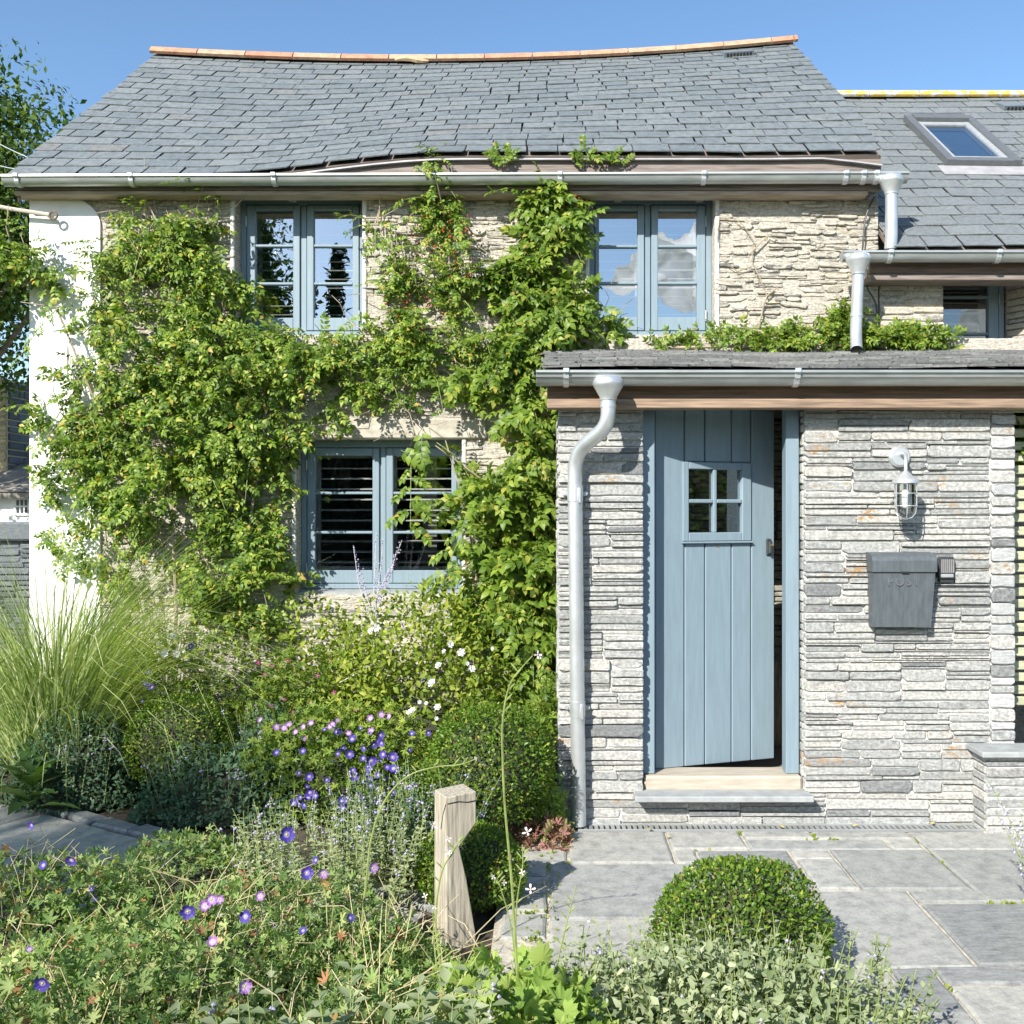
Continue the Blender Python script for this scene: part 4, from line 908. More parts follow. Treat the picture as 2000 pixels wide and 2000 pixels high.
# key safe
ks_ = thing('key_safe', 'small black key safe with ribbed cover beside the post box', 'key safe', (PX(1850, YP-.04), YP, PZ(1140, YP)))
yk = YP-.045; k0, k1 = PX(1833, yk), PX(1867, yk); kz0, kz1 = PZ(1132, yk), PZ(1088, yk)
b = MB(); b.bevbox(k0, k1, yk, YP, kz0, kz1, .012); b.bevbox(k0+.01, k1-.004, yk+.016, YP, kz0-.016, kz0+.002, .003); b.build('case', M_dark, ks_)
b = MB()
for i in range(7): xx = k0+.014+i*.0104; b.bevbox(xx, xx+.007, yk-.006, yk+.001, kz0+.035, kz1-.012, .002)
b.build('ribbed_cover', plain_mat('grey_rubber', (.22, .22, .22), .6), ks_)
b = MB(); b.bevbox(k0+.012, k1-.014, yk-.007, yk+.001, kz0+.012, kz0+.03, .003); b.build('base_plate', M_galv2, ks_)
# drain channel along the wall foot
dr = thing('drain_channel', 'slotted grey drain channel along the foot of the porch wall', 'drain', (1.3, 5.2, 0))
b = MB(); xs0, xs1 = PX(1128, 5.19), PX(1928, 5.12); b.box(xs0, xs1, 5.150, 5.244, .003, .007); b.build('channel', M_slot, dr)
for y0_, y1_ in ((5.142, 5.156), (5.236, 5.249)): mb1 = MB(); mb1.bevbox(xs0, xs1, y0_, y1_, .006, .021, .003); mb1.build('edge_rail', M_galv, dr)
rib = MB().bevbox(-.010, .010, -.040, .040, .008, .019, .002).mesh('grate_bar', M_galv); x = xs0+.012
while x < xs1-.012: place('grate_bar', rib, dr, Matrix.Translation((x, 5.196, 0))); x += .0295
# low wall on the right
lw = thing('low_wall', 'low slate stone wall with ledge at the right foot of the porch', 'wall', (3, 5.1, 0))
lwx = PX(1926, 5.09); b = MB(); b.box(lwx+.012, 4.6, 5.102, 5.25, 0, .415); lwm = b.build('wall_core', M_mortar, lw)
rs = random.Random(31); lay(skyline(lwx, 4.0, 0, .42, [3, 4, 4, 5], (.12, .5, .25), rs), 5.102, lwm, M_stone, rs, .008, .008, .02, lambda q: True, cut=.4)
z = 0
while z < .41:
    h = rs.choice([.035, .046, .058]); b = MB(); b.bevbox(lwx-.004, lwx+.03, 5.10, 5.262, z+.003, min(z+h-.005, .412), .005); b.build('stone', M_stone, lwm); z += h
b = MB(); b.bevbox(lwx-.035, 4.6, 5.05, 5.262, .42, .452, .006); b.build('coping', M_ledge, lw)
# fence beyond, right edge
fe = thing('slatted_fence', 'pale slatted timber fence beyond the right end of the porch', 'fence', (3.5, 5.43, 0))
z = .62
sm = MB().bevbox(-.95, .95, 5.42, 5.438, 0, .048, .004).mesh('slat', M_fence)
while z < 2.35: place('slat', sm, fe, Matrix.Translation((3.51, rnd.uniform(-.003, .003), z+rnd.uniform(-.004, .004)))); z += .068
for x in (2.75, 3.6, 4.3): b = MB(); b.bevbox(x, x+.07, 5.44, 5.50, 0, 2.4); b.build('post', M_oak, fe)

# oak bollard with angled notch
yb0 = 3.82; nc = Vector((PX(872, yb0), yb0, 0)); aa = .128; ph = math.radians(28.6)
Rr = Vector((math.cos(ph), math.sin(ph), 0)); Lf = Vector((-math.sin(ph), math.cos(ph), 0))
pf = [(0, -.05), (aa, -.05), (aa*.98, .02), (aa*.66, .25), (aa*.42, .375), (aa, .46), (aa, .586), (0, .578)]
bo = thing('timber_bollard', 'silvered oak bollard with notched side standing among the flowers', 'bollard', tuple(nc))
b = MB(); vs = [nc+Rr*s+Lf*d+Vector((0, 0, z)) for d in (0, aa) for s, z in pf]; k = len(pf)
b.add(vs, [tuple(range(k)), tuple(range(2*k-1, k-1, -1))]+[(i, (i+1) % k, k+(i+1) % k, k+i) for i in range(k)])
po = b.build('post', M_oak, bo)
bv = po.modifiers.new('bevel', 'BEVEL'); bv.width = .004; bv.segments = 2; bv.limit_method = 'ANGLE'
b = MB(); b.tube([nc+Rr*.004+Lf*-.0005+Vector((0, 0, .553)), nc+Rr*.05-Lf*.001+Vector((0, 0, .556)), nc+Rr*.09-Lf*.001+Vector((0, 0, .548)), nc+Rr*.127-Lf*.001+Vector((0, 0, .55))], .0022, 5); b.tube([nc-Rr*.001+Lf*.004+Vector((0, 0, .55)), nc-Rr*.001+Lf*.03+Vector((0, 0, .51)), nc-Rr*.001+Lf*.055+Vector((0, 0, .44))], .0018, 5); b.build('drying_crack', M_slot, bo)

# ------------------------------------------------------------------ planting helpers
def mesh_of(T, mat, name='leaf'): return fast_mesh(name, T[0], T[1], mat)
def foliage(plant, tmpls, Pn, D, Nn, Sc, mat, nsingle=0, name='leaf', score=None):
    """leaves of one plant: the foremost nsingle as parts, the others joined"""
    Pn = np.asarray(Pn, float); n = len(Pn); Sc = np.broadcast_to(np.asarray(Sc, float), (n,)); R = frames(np.asarray(D, float), np.asarray(Nn, float))
    order = np.arange(n)
    if nsingle:
        sc = (-Pn[:, 1]+.6*Pn[:, 2]+2*Sc) if score is None else score
        order = np.argsort(-sc)
    which = rng.integers(0, len(tmpls), n); pl = wpos(plant)
    if nsingle:
        ms = [mesh_of(t, mat, name) for t in tmpls]
        for i in order[:nsingle]:
            o = bpy.data.objects.new(name, ms[which[i]]); M = Matrix([list(r_)+[0] for r_ in R[i]]+[[0, 0, 0, 1]]) @ Matrix.Scale(float(Sc[i]), 4)
            M.translation = Vector(Pn[i])-pl; o.matrix_basis = M; link(o, plant)
    rest = order[nsingle:]
    if len(rest):
        parts = []
        for k, t in enumerate(tmpls):
            ii = rest[which[rest] == k]
            if len(ii): parts.append(inst(t, Pn[ii], R[ii], Sc[ii]))
        V, Fc = cat(parts); o = bpy.data.objects.new('foliage', fast_mesh('foliage', V, Fc, mat)); o.location = -pl; link(o, plant); o['kind'] = 'stuff'
def stems(plant, lines, mat, r0=.006, r1=.002, name='stem', n=5):
    b = MB()
    for pts in lines:
        k = len(pts); b.tube(pts, [r0+(r1-r0)*i/(k-1) for i in range(k)], n)
    o = b.build(name, mat, plant)
    if len(lines) > 1: o['kind'] = 'stuff'
    return o
PIN = [pinnate_t(4, s, .28, .36) for s in range(4)]; PINW = [pinnate_t(5, 10+s, .3, .33) for s in range(4)]
SIM = [leaf_t(.24, .09, .2), leaf_t(.3, .12, .1), leaf_t(.2, .05, .3)]; SML = [leaf_s(.3, .1), leaf_s(.24, .06)]
LOB = [lobed_t(5, .14, .6), lobed_t(5, .35, .55), lobed_t(5, -.15, .65), lobed_t(7, .5, .5)]; MAN = [lobed_t(9, .4, .16), lobed_t(9, .2, .18), lobed_t(7, .6, .2)]
def climber_pts(ells, n):
    E = np.array([e[:5] for e in ells], float); wt = E[:, 2]*E[:, 3]*np.array([e[5] if len(e) > 5 else 1. for e in ells]); wt /= wt.sum()
    ii = rng.choice(len(ells), n, p=wt); r = np.sqrt(rng.random(n))*1.04; th_ = rng.random(n)*2*PI
    r = r*(1+.13*np.sin(th_*5+ii*1.7)+.08*np.sin(th_*11+ii))
    u = E[ii, 0]+E[ii, 2]*r*np.cos(th_); v = E[ii, 1]+E[ii, 3]*r*np.sin(th_)
    dep = .015+E[ii, 4]*np.clip(1-r*r*.8, .12, 1)*rng.random(n)**.65
    return u, v, dep
def clumped(u, v, dep, n, spread, r):
    k = max(3, n//13); c = r.integers(0, len(u), k); ii = r.integers(0, k, n); g = norm(r.normal(size=(n, 3)))*(r.random((n, 1))**.6)*spread
    return u[c][ii], v[c][ii], dep[c][ii], g
def climber(name, label, ells, n, tmpls, size, mat, nsingle, Y=YM, cat_='climbing plant', group=None, lines=(), hang=.55, clump=.11, shoots=0, tangle=0):
    u, v, dep = climber_pts(ells, n); Yw_ = Y-dep
    X = (u-VX)/F*Y; Z = EYE-(v-VY)/F*Y; k = len(u); g = np.zeros((k, 3))
    if clump:
        nc = max(4, k//13); c_ = rng.integers(0, k, nc); ii = rng.integers(0, nc, k); use = rng.random(k) < .8; g = norm(rng.normal(size=(k, 3)))*(rng.random((k, 1))**.5)*clump; g[:, 1] *= .8; g[~use] = 0
        X = np.where(use, X[c_][ii]+g[:, 0], X); Z = np.where(use, Z[c_][ii]+g[:, 2], Z); Yw_ = np.where(use, np.minimum(Yw_[c_][ii]+g[:, 1], Y-.012), Yw_); dep = Y-Yw_; g = g/clump
    c = (float(np.mean(X)), Y-.1, max(0., float(Z.min()))); pl = thing(name, label, cat_, c, group)
    D = np.stack([rng.normal(0, .75, k), -.35-.4*rng.random(k), -hang+rng.normal(0, .55, k)], 1)
    Nn = np.stack([rng.normal(0, .5, k), -1+rng.normal(0, .3, k), .65+rng.normal(0, .5, k)], 1)+g*.7; D = D+g*.5
    foliage(pl, tmpls, np.stack([X, Yw_, Z], 1), D, Nn, size*(.65+.6*rng.random(k)), mat, nsingle, score=dep+.08*rng.random(k))
    if shoots:                                               # long arching shoots that break the outline
        ls = []; Q = []; QD = []; QN = []
        for _ in range(shoots):
            e = ells[rng.integers(len(ells))]; th_ = rng.random()*2*PI; u0, v0 = e[0]+e[2]*.75*math.cos(th_), e[1]+e[3]*.75*math.sin(th_)
            p0 = P(u0, v0, Y-e[4]*.5); d = Vector((math.cos(th_)+rng.normal(0, .3), -.45-.4*rng.random(), -math.sin(th_)*.8+.35*rng.random())).normalized(); L = rng.uniform(.16, .42)
            pts = [p0+d*L*t+Vector((0, 0, -.55*L*t*t)) for t in np.linspace(0, 1, 6)]; ls.append(pts)
            m = int(L/.045)
            for q in range(m):
                t = (q+.6)/m; p = p0+d*L*t+Vector((0, 0, -.55*L*t*t)); sd = 1 if q % 2 else -1; sv = d.cross(Vector((0, 0, 1))).normalized()*sd
                Q.append(p); QD.append(d*.6+sv*.9+Vector((0, 0, -.3+rng.normal(0, .2)))); QN.append(Vector((rng.normal(0, .3), -.7, .8+rng.normal(0, .3))))
        stems(pl, ls, M_stalk, .0032, .0012, 'shoots', 4)
        Q = np.array([list(q) for q in Q]); foliage(pl, tmpls, Q, np.array([list(q) for q in QD]), np.array([list(q) for q in QN]), size*(.6+.4*rng.random(len(Q))), mat)
    if tangle:
        ls = []
        for _ in range(tangle):
            e = ells[rng.integers(len(ells))]; u0, v0 = e[0]+rng.normal(0, .4)*e[2], e[1]+rng.normal(0, .4)*e[3]; a_ = rng.normal(PI/2, .8); q = []
            for t in range(6): q.append(P(u0, v0, Y-.02-e[4]*.55*rng.random())); u0 += 22*math.cos(a_); v0 -= 22*math.sin(a_); a_ += rng.normal(0, .35)
            ls.append(q)
        stems(pl, ls, M_vine, .0045, .002, 'woody_stems', 4)
    if lines: 
        for ln in lines: stems(pl, [[P(a, b_, Y-d) for a, b_, d in ln]], M_vine, .012, .004)
    return pl
def blob_noise(d, seed):
    r = np.random.default_rng(seed); o = np.zeros(len(d))
    for k in range(6):
        a = r.normal(size=3)*(2+k*.9); o += np.sin(d@a+r.random()*7)*.5**(k*.45)
    return o/2.2
def mound(name, label, cen, rad, n, tmpls, size, mat, nsingle=0, cat_='plant', group=None, rough=.16, inner=.55, up=.5, seed=0, core=None, droop=0., zb=0., smin=.6, tilt=.42):
    """leafy mound on the ground: cen (x,y), rad (rx,ry,h); leaves through the outer part of its volume"""
    pl = thing(name, label, cat_, (cen[0], cen[1], zb), group)
    d = randdir(n); d[:, 2] = np.abs(d[:, 2])*.98+.02*rng.random(n); lowr = rng.random(n) < .12; d[lowr, 2] *= .25; d = norm(d)
    q = 1+rough*blob_noise(d, seed+1); r = (inner+(1-inner)*rng.random(n)**.5)*q
    pts = d*r[:, None]*np.array(rad)+np.array([cen[0], cen[1], zb])
    nn = d/np.array(rad); nn = norm(nn); nn = nn*.8+np.array([0, -.15, up])+rng.normal(0, tilt, (n, 3))
    D = d*.45+rng.normal(0, .7, (n, 3)); D[:, 2] += .15-droop
    foliage(pl, tmpls, pts, D, nn, size*(smin+(1.3-smin)*rng.random(n)), mat, nsingle)
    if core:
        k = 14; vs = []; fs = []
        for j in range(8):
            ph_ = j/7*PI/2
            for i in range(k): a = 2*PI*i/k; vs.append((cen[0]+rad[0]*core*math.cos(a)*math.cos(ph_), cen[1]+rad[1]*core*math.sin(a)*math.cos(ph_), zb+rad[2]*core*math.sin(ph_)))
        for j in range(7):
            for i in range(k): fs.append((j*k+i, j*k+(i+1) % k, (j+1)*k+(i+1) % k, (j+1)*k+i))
        MB().add(vs, fs).build('shade_core', M_shadecore, pl, True)  # solid dark hull, blocks the view through and stands in for inner shade
    return pl
def flower_t(petals=5, w=.62, cup=.25, rows=1):
    """flower of radius 1 facing +z: petals material 0, centre 1"""
    b = MB()
    for q in range(rows):
        sc = 1-.32*q
        for k in range(petals):
            a = 2*PI*(k+.5*q)/petals; c, s_ = math.cos(a), math.sin(a)
            pts = [(.10, 0, .02), (.5, -w*.42, cup*.3), (.92, -w*.38, cup), (1.0, 0, cup*.8), (.92, w*.38, cup), (.5, w*.42, cup*.3), (.55, 0, cup*.12)]
            vs = [((x*c-y*s_)*sc, (x*s_+y*c)*sc, z*(1+1.2*q)+.1*q) for x, y, z in pts]
            b.add(vs, [(0, 1, 6), (1, 2, 6), (2, 3, 6), (3, 4, 6), (4, 5, 6), (5, 0, 6)])
    vs = [(.15*math.cos(k*PI/3), .15*math.sin(k*PI/3), .06) for k in range(6)]+[(0, 0, .17)]
    b.add(vs, [(i, (i+1) % 6, 6) for i in range(6)], 1); return b
FM = {}
def flowers(plant, kind, spots, rad, Y, jitter=.05, face=(0, -1, .45), mats=None):
    rad *= .76; key = kind
    if key not in FM:
        spec = dict(purple=(5, 1.05, .32, 1, P_purple), mauve=(5, .95, .4, 1, P_mauve), pink=(5, .4, .15, 1, P_pink), white=(6, .75, .35, 2, P_white), gaura=(4, .5, .3, 1, P_blush))[kind]
        FM[key] = flower_t(*spec[:4]).mesh('flower', [spec[4], P_yellow])
    for sp in spots:
        u, v = sp[:2]; r = rad*(sp[2] if len(sp) > 2 else rnd.uniform(.8, 1.15)); yy = Y+rnd.uniform(-jitter, jitter)
        n = (Vector(face)+Vector((rnd.gauss(0, .55), rnd.gauss(0, .25), rnd.gauss(0, .5)))).normalized()
        M = n.to_track_quat('Z', 'Y').to_matrix().to_4x4() @ Matrix.Rotation(rnd.uniform(0, 6), 4, 'Z') @ Matrix.Scale(r, 4); M.translation = P(u, v, yy)
        place('flower', FM[key], plant, M)
def spikes(plant, n, cen, rad, h0, h1, mat_leaf, mat_fl, seed, lean=.25, leaf=.035, fl=.4, tip=.35):
    """upright leafy spikes with small flowers at the top"""
    r = np.random.default_rng(seed); lines = []; LP = []; LD = []; LN = []; LS = []; fb = MB()
    for i in range(n):
        a = r.random()*2*PI; q = math.sqrt(r.random()); x = cen[0]+rad[0]*q*math.cos(a); y = cen[1]+rad[1]*q*math.sin(a); h = h0+(h1-h0)*r.random()*(1-.4*q*q)
        le = Vector((lean*q*math.cos(a)+r.normal(0, .08), lean*q*math.sin(a)+r.normal(0, .08), 1)).normalized(); p0 = Vector((x, y, .02)); bend = Vector((r.normal(0, .05), r.normal(0, .05), 0))
        pts = [p0+le*h*t+bend*t*t*h*2 for t in (0, .35, .7, 1)]; lines.append(pts)
        m = max(4, int(h/.045))
        for k in range(m):
            t = .25+.75*k/m; p = p0+le*h*t+bend*t*t*h*2
            for s in (0, PI):
                az = k*1.57+s+r.normal(0, .3); dd_ = np.array([math.cos(az), math.sin(az), .35+r.normal(0, .2)]); LP.append(p); LD.append(dd_); LN.append(np.array([-.2*math.cos(az), -.2*math.sin(az)-.1, 1.])); LS.append(leaf*(1.25-t*.7)*(.8+.4*r.random()))
            if t > 1-tip and r.random() < fl:
                for _ in range(3):
                    o = Vector((r.normal(0, .007), r.normal(0, .007), r.normal(0, .008))); c = p+o; s_ = .0055
                    fb.add([c+Vector((s_, 0, 0)), c+Vector((-s_, 0, 0)), c+Vector((0, s_, 0)), c+Vector((0, -s_, 0)), c+Vector((0, 0, s_*1.3)), c-Vector((0, 0, s_*1.3))], [(0, 2, 4), (2, 1, 4), (1, 3, 4), (3, 0, 4), (2, 0, 5), (1, 2, 5), (3, 1, 5), (0, 3, 5)])
    stems(plant, lines, M_stalk, .0028, .0012, 'stems', 4)
    foliage(plant, [SIM[1], SML[0]], np.array([list(p) for p in LP]), np.array(LD), np.array(LN), np.array(LS), mat_leaf)
    if fb.v: o = fb.build('flower_spikes', mat_fl, plant); o['kind'] = 'stuff'

# ------------------------------------------------------------------ climbers on the cottage wall
EL = [(335, 480, 85, 60, .26), (285, 560, 110, 80, .32), (400, 560, 78, 115, .28), (418, 415, 26, 34, .10), (300, 420, 30, 20, .08, .5), (120, 515, 75, 36, .26, .55), (45, 560, 55, 50, .3, .4), (20, 500, 30, 25, .3, .3), (300, 690, 125, 100, .40), (440, 720, 150, 100, .40), (330, 830, 150, 100, .42),
      (570, 700, 130, 52, .30), (700, 705, 150, 52, .28), (620, 775, 120, 46, .24), (480, 830, 120, 95, .38), (170, 935, 80, 60, .3, .9), (330, 950, 160, 85, .40), (470, 950, 95, 110, .34), (500, 1060, 50, 75, .24), (430, 1110, 120, 70, .32), (555, 870, 36, 45, .14), (820, 695, 100, 42, .20, .75), (760, 770, 60, 30, .18, .7),
      (110, 800, 55, 25, .3, .3), (150, 775, 50, 40, .25, .4), (170, 680, 50, 50, .25, .5), (150, 560, 75, 48, .3, .7), (140, 835, 70, 40, .3, .7), (110, 925, 45, 45, .28, .5), (250, 1050, 110, 65, .28), (480, 1170, 90, 60, .28)]
cl = climber('climbing_plant', 'broad mass of leafy climber covering the left of the wall and white corner', EL, 3300, PIN, .112, L_wist, 300, group='climbers on the cottage wall', shoots=70, tangle=90,
        lines=([(330, 1500, .1), (345, 1200, .12), (330, 900, .1), (350, 640, .08), (410, 400, .05)], [(480, 1500, .1), (470, 1150, .12), (520, 800, .1), (700, 690, .08), (880, 690, .05)], [(345, 1000, .1), (200, 820, .12), (110, 600, .14), (40, 590, .2)]))
EM = [(833, 335, 34, 26, .2), (862, 385, 34, 26, .14), (868, 430, 40, 34, .14), (882, 500, 42, 46, .16), (905, 560, 50, 36, .2), (868, 620, 30, 36, .12, .4), (762, 485, 32, 26, .14), (770, 540, 28, 34, .13), (792, 600, 34, 40, .15, .7), (790, 655, 46, 30, .16, .8), (900, 655, 36, 40, .10, .35), (730, 440, 16, 10, .1, .5)]
cm = climber('climbing_plant', 'thin climber with red hips reaching up over the gutter between the upper windows', EM, 470, PIN, .095, L_wist, 120, group='climbers on the cottage wall', shoots=16, tangle=24,
        lines=([(700, 690, .06), (760, 640, .05), (830, 600, .05), (880, 540, .05), (870, 430, .06), (850, 340, .3)], [(790, 690, .05), (770, 560, .05), (765, 470, .05)]))
def berries(pl, ells, n, Y=YM, off=.06):
    b = MB(); u, v, dep = climber_pts(ells, n)
    for i in range(n):
        c = P(u[i], v[i], Y-dep[i]-off*rnd.random()); r = rnd.uniform(.005, .0085)
        b.add([c+Vector((r, 0, 0)), c-Vector((r, 0, 0)), c+Vector((0, r, 0)), c-Vector((0, r, 0)), c+Vector((0, 0, r*1.3)), c-Vector((0, 0, r*1.3))], [(0, 2, 4), (2, 1, 4), (1, 3, 4), (3, 0, 4), (2, 0, 5), (1, 2, 5), (3, 1, 5), (0, 3, 5)])
    o = b.build('hips', L_berry, pl, True); o['kind'] = 'stuff'
berries(cm, [(870, 450, 60, 80, .16), (900, 540, 50, 50, .18), (800, 610, 45, 50, .16)], 170)
ER = [(1065, 385, 40, 34, .14), (1092, 430, 38, 40, .15), (1065, 490, 42, 40, .17), (1005, 540, 40, 30, .17), (1035, 585, 54, 42, .22), (1105, 620, 70, 42, .28), (1165, 655, 46, 26, .3), (1040, 660, 66, 38, .26), (1000, 715, 62, 38, .26), (925, 750, 70, 34, .2, .7), (1035, 735, 34, 46, .2)]
cr = climber('climbing_plant', 'dense green climber rising past the left side of the upper right window', ER, 760, PINW, .15, L_wist2, 300, group='climbers on the cottage wall', shoots=14, tangle=30,
        lines=([(1040, 800, .08), (1020, 700, .08), (1010, 600, .06), (1060, 480, .05), (1075, 380, .05)], [(1020, 640, .08), (1100, 620, .12), (1180, 660, .2)]))
berries(cr, [(1085, 390, 60, 30, .16), (1080, 450, 50, 40, .16)], 130)
ED = [(1035, 800, 44, 46, .28), (1050, 870, 38, 55, .33), (1030, 930, 52, 55, .38), (968, 968, 60, 34, .4, .8), (905, 990, 30, 24, .4, .4), (1030, 1000, 58, 55, .4), (1000, 1090, 70, 44, .4), (945, 1085, 36, 24, .4, .4), (1045, 1090, 46, 60, .33), (1000, 1180, 90, 50, .42), (930, 1215, 70, 40, .4, .7), (1055, 1240, 38, 75, .38), (1035, 1320, 46, 44, .38, .7), (830, 855, 50, 16, .35, .5), (800, 880, 22, 18, .3, .4)]
cw = climber('wisteria', 'fresh green wisteria with long leaf sprays between the lower window and porch', ED, 620, PINW, .19, L_wist2, 300, cat_='wisteria', shoots=26, tangle=26,
        lines=([(1060, 1560, .2), (1045, 1330, .22), (1020, 1100, .2), (1035, 900, .18), (1030, 780, .12)], [(950, 1330, .15), (930, 1220, .2), (930, 1100, .2), (900, 960, .3), (870, 860, .3)], [(1060, 1150, .2), (1000, 1060, .22), (960, 950, .25), (850, 870, .3)]))
stems(cw, [[P(1030+12*i, 1290+0*i, YM-.2), P(1040+10*i, 1330, YM-.22), P(1050-4*i, 1400, YM-.25)] for i in range(-2, 4)], M_vine, .008, .003, 'bare_stems')
# creeper trailing along the top of the porch roof
EC = [(1300, 672, 35, 10, .2), (1380, 674, 60, 12, .2), (1480, 670, 65, 15, .22), (1560, 666, 60, 18, .22), (1632, 632, 28, 24, .18), (1655, 666, 50, 17, .22), (1720, 664, 60, 18, .22), (1790, 672, 58, 14, .22), (1390, 648, 10, 14, .1, .5)]
cc = climber('creeping_plant', 'low leafy creeper trailing along the top edge of the porch roof', EC, 680, PIN, .095, L_wist2, 300, hang=-.3, clump=.045, lines=([(1280, 680, .1), (1450, 676, .12), (1600, 674, .1), (1840, 678, .1)],))
stems(cc, [[P(a, b_, YM-.02) for a, b_ in ln] for ln in ([(1482, 640), (1492, 595), (1498, 578), (1485, 545), (1468, 510), (1472, 470), (1452, 440), (1432, 425)], [(1498, 578), (1520, 560)], [(1470, 490), (1500, 460), (1520, 470)], [(1468, 520), (1440, 530), (1420, 515)], [(1425, 430), (1405, 425), (1400, 470)])], M_vine, .006, .003, 'bare_stems')
stems(cl, [[P(200+k*25, 385+rnd.uniform(-8, 20), YM-.03), P(215+k*22, 410, YM-.04), P(205+k*30, 450+rnd.uniform(0, 40), YM-.03)] for k in range(8)], M_vine, .003, .002, 'bare_stems')
for k, (u, v, Y) in enumerate([(985, 310, 6.36), (1135, 300, 6.36), (1200, 308, 6.36)]):
    pass
# sprigs poking up behind the gutter belong to the right climber
ES = [(985, 318, 22, 10, .05), (1140, 312, 18, 18, .05), (1200, 312, 24, 12, .05)]
u, v, dep = climber_pts(ES, 26); foliage(cr, PINW, np.stack([(u-VX)/F*6.4, 6.4-dep*.3, EYE-(v-VY)/F*6.4], 1), np.stack([rng.normal(0, .7, 26), -.3*np.ones(26), .5+rng.normal(0, .4, 26)], 1), np.stack([rng.normal(0, .3, 26), -np.ones(26), .6*np.ones(26)], 1), .1, L_wist2)

# ------------------------------------------------------------------ border behind the path
def grass_clump(name, label, cen, n, hmin, hmax, spread, mat, cat_, w=.0045, zb=0., seed=3):
    pl = thing(name, label, cat_, (cen[0], cen[1], zb)); r = np.random.default_rng(seed); k = 8
    az = r.random(n)*2*PI; ln = hmin+(hmax-hmin)*r.random(n)**.7; tilt = np.abs(r.normal(.2, .2, n)); wob = r.normal(0, .28, n); q = .16*np.sqrt(r.random(n)); base = np.stack([cen[0]+q*np.cos(az), cen[1]+q*np.sin(az), zb*np.ones(n)], 1)
    out = np.stack([np.cos(az), np.sin(az)*.8, np.zeros(n)], 1); t = np.linspace(0, 1, k); bend = spread*(.35+.9*r.random(n))
    ang = tilt[:, None]+bend[:, None]*t[None]**1.6; ds = ln[:, None]/(k-1)
    hx_ = np.concatenate([np.zeros((n, 1)), np.cumsum(np.sin(ang[:, :-1])*ds, 1)], 1); hz_ = np.concatenate([np.zeros((n, 1)), np.cumsum(np.cos(ang[:, :-1])*ds, 1)], 1)
    cen_ = base[:, None, :]+out[:, None, :]*hx_[..., None]; cen_[:, :, 2] += hz_; cen_ += np.stack([-np.sin(az), np.cos(az), np.zeros(n)], 1)[:, None, :]*(wob*ln)[:, None, None]*(t[None, :, None]**2)
    side = np.stack([-np.sin(az), np.cos(az), np.zeros(n)], 1)*.6+np.array([.55, 0, .0]); side = norm(side); ww = w*(1-t*.85)*1.0
    A = cen_-side[:, None, :]*ww[None, :, None]; B = cen_+side[:, None, :]*ww[None, :, None]
    V = np.stack([A, B], 2).reshape(-1, 3); f = []; i0 = (np.arange(n)*2*k)[:, None, None]
    loc = np.array([(2*j, 2*j+1, 2*j+3, 2*j+2) for j in range(k-1)])[None]; Fc = (i0+loc).reshape(-1, 4)
    o = bpy.data.objects.new('blades', fast_mesh('blades', V, Fc, mat)); o.location = -wpos(pl); link(o, pl); o['kind'] = 'stuff'; return pl
grass_clump('ornamental_grass', 'tall fountain of fine ornamental grass in front of the white corner', (-2.98, 5.85), 1500, .8, 1.92, 1.9, L_grass, 'grass clump', w=.0062)
am = (SIM, .055, L_aster)
a1 = mound('geranium_plant', 'green geranium with scattered purple flowers between the grass and the climber', (-2.3, 6.14), (.75, .2, .92), 2600, LOB, .06, L_aster, 200, seed=2, core=.55)
flowers(a1, 'purple', [(135, 1290), (150, 1288), (203, 1275), (226, 1315), (133, 1332), (283, 1337), (297, 1342), (372, 1262), (290, 1312, .7), (327, 1362, .7), (173, 1253, .6), (278, 1370, .6), (372, 1368, .5)], .026, 5.88)
flowers(a1, 'white', [(321, 1275), (346, 1277), (338, 1240), (360, 1272, .5)], .034, 5.86)
a2 = mound('geranium_plant', 'shaded clump smothered in violet blue flowers beside the catmint', (-1.2, 5.5), (.62, .32, .66), 2400, LOB, .058, L_aster, 200, seed=5, core=.55)
fl = [(605, 785), (680, 840), (740, 820), (785, 760), (725, 920, 1.3), (715, 965, 1.1), (860, 900, 1.35), (800, 880), (825, 960), (865, 970), (770, 1010), (620, 1020, 1.2), (715, 1040), (720, 1078), (865, 1120), (645, 1150, 1.1), (330, 1150, 1.1), (375, 1140), (240, 1185, 1.1), (305, 1200), (550, 1220, 1.1), (540, 1175), (795, 1180), (335, 1020), (590, 880), (295, 860), (130, 870), (535, 845), (675, 905, .8), (445, 1040, .8), (320, 1085, .7), (280, 1150, .7), (610, 980, .7), (790, 810), (340, 1120)]
flowers(a2, 'purple', [(500+q[0]*.3106, 1200+q[1]*.3106)+tuple(q[2:]) for q in fl], .0285, 5.16, .03)
flowers(a2, 'purple', [(rnd.gauss(690, 60), rnd.gauss(1480, 45), rnd.uniform(.5, .9)) for _ in range(26)], .027, 5.2, .05)
flowers(a2, 'mauve', [(500+x*.3106, 1200+y*.3106) for x, y in [(205, 695), (175, 715), (30, 665), (250, 740), (345, 685), (720, 655), (785, 630), (840, 640), (465, 705), (300, 705), (300, 780), (580, 750), (725, 735), (130, 705), (510, 660), (480, 690)]], .024, 5.2, .03)
a3 = mound('anemone_plant', 'clump of small magenta flowers below the climber left of the white roses', (-1.6, 6.0), (.36, .26, .86), 1300, LOB, .055, L_aster, 120, seed=7, core=.55)
flowers(a3, 'pink', [(500+x*.3106, 1200+y*.3106) for x, y in [(45, 315), (100, 325), (200, 292), (55, 380), (385, 385), (465, 292), (490, 490), (345, 555), (350, 605), (580, 640), (175, 535), (15, 300), (630, 600), (95, 575), (230, 610)]], .02, 5.68)
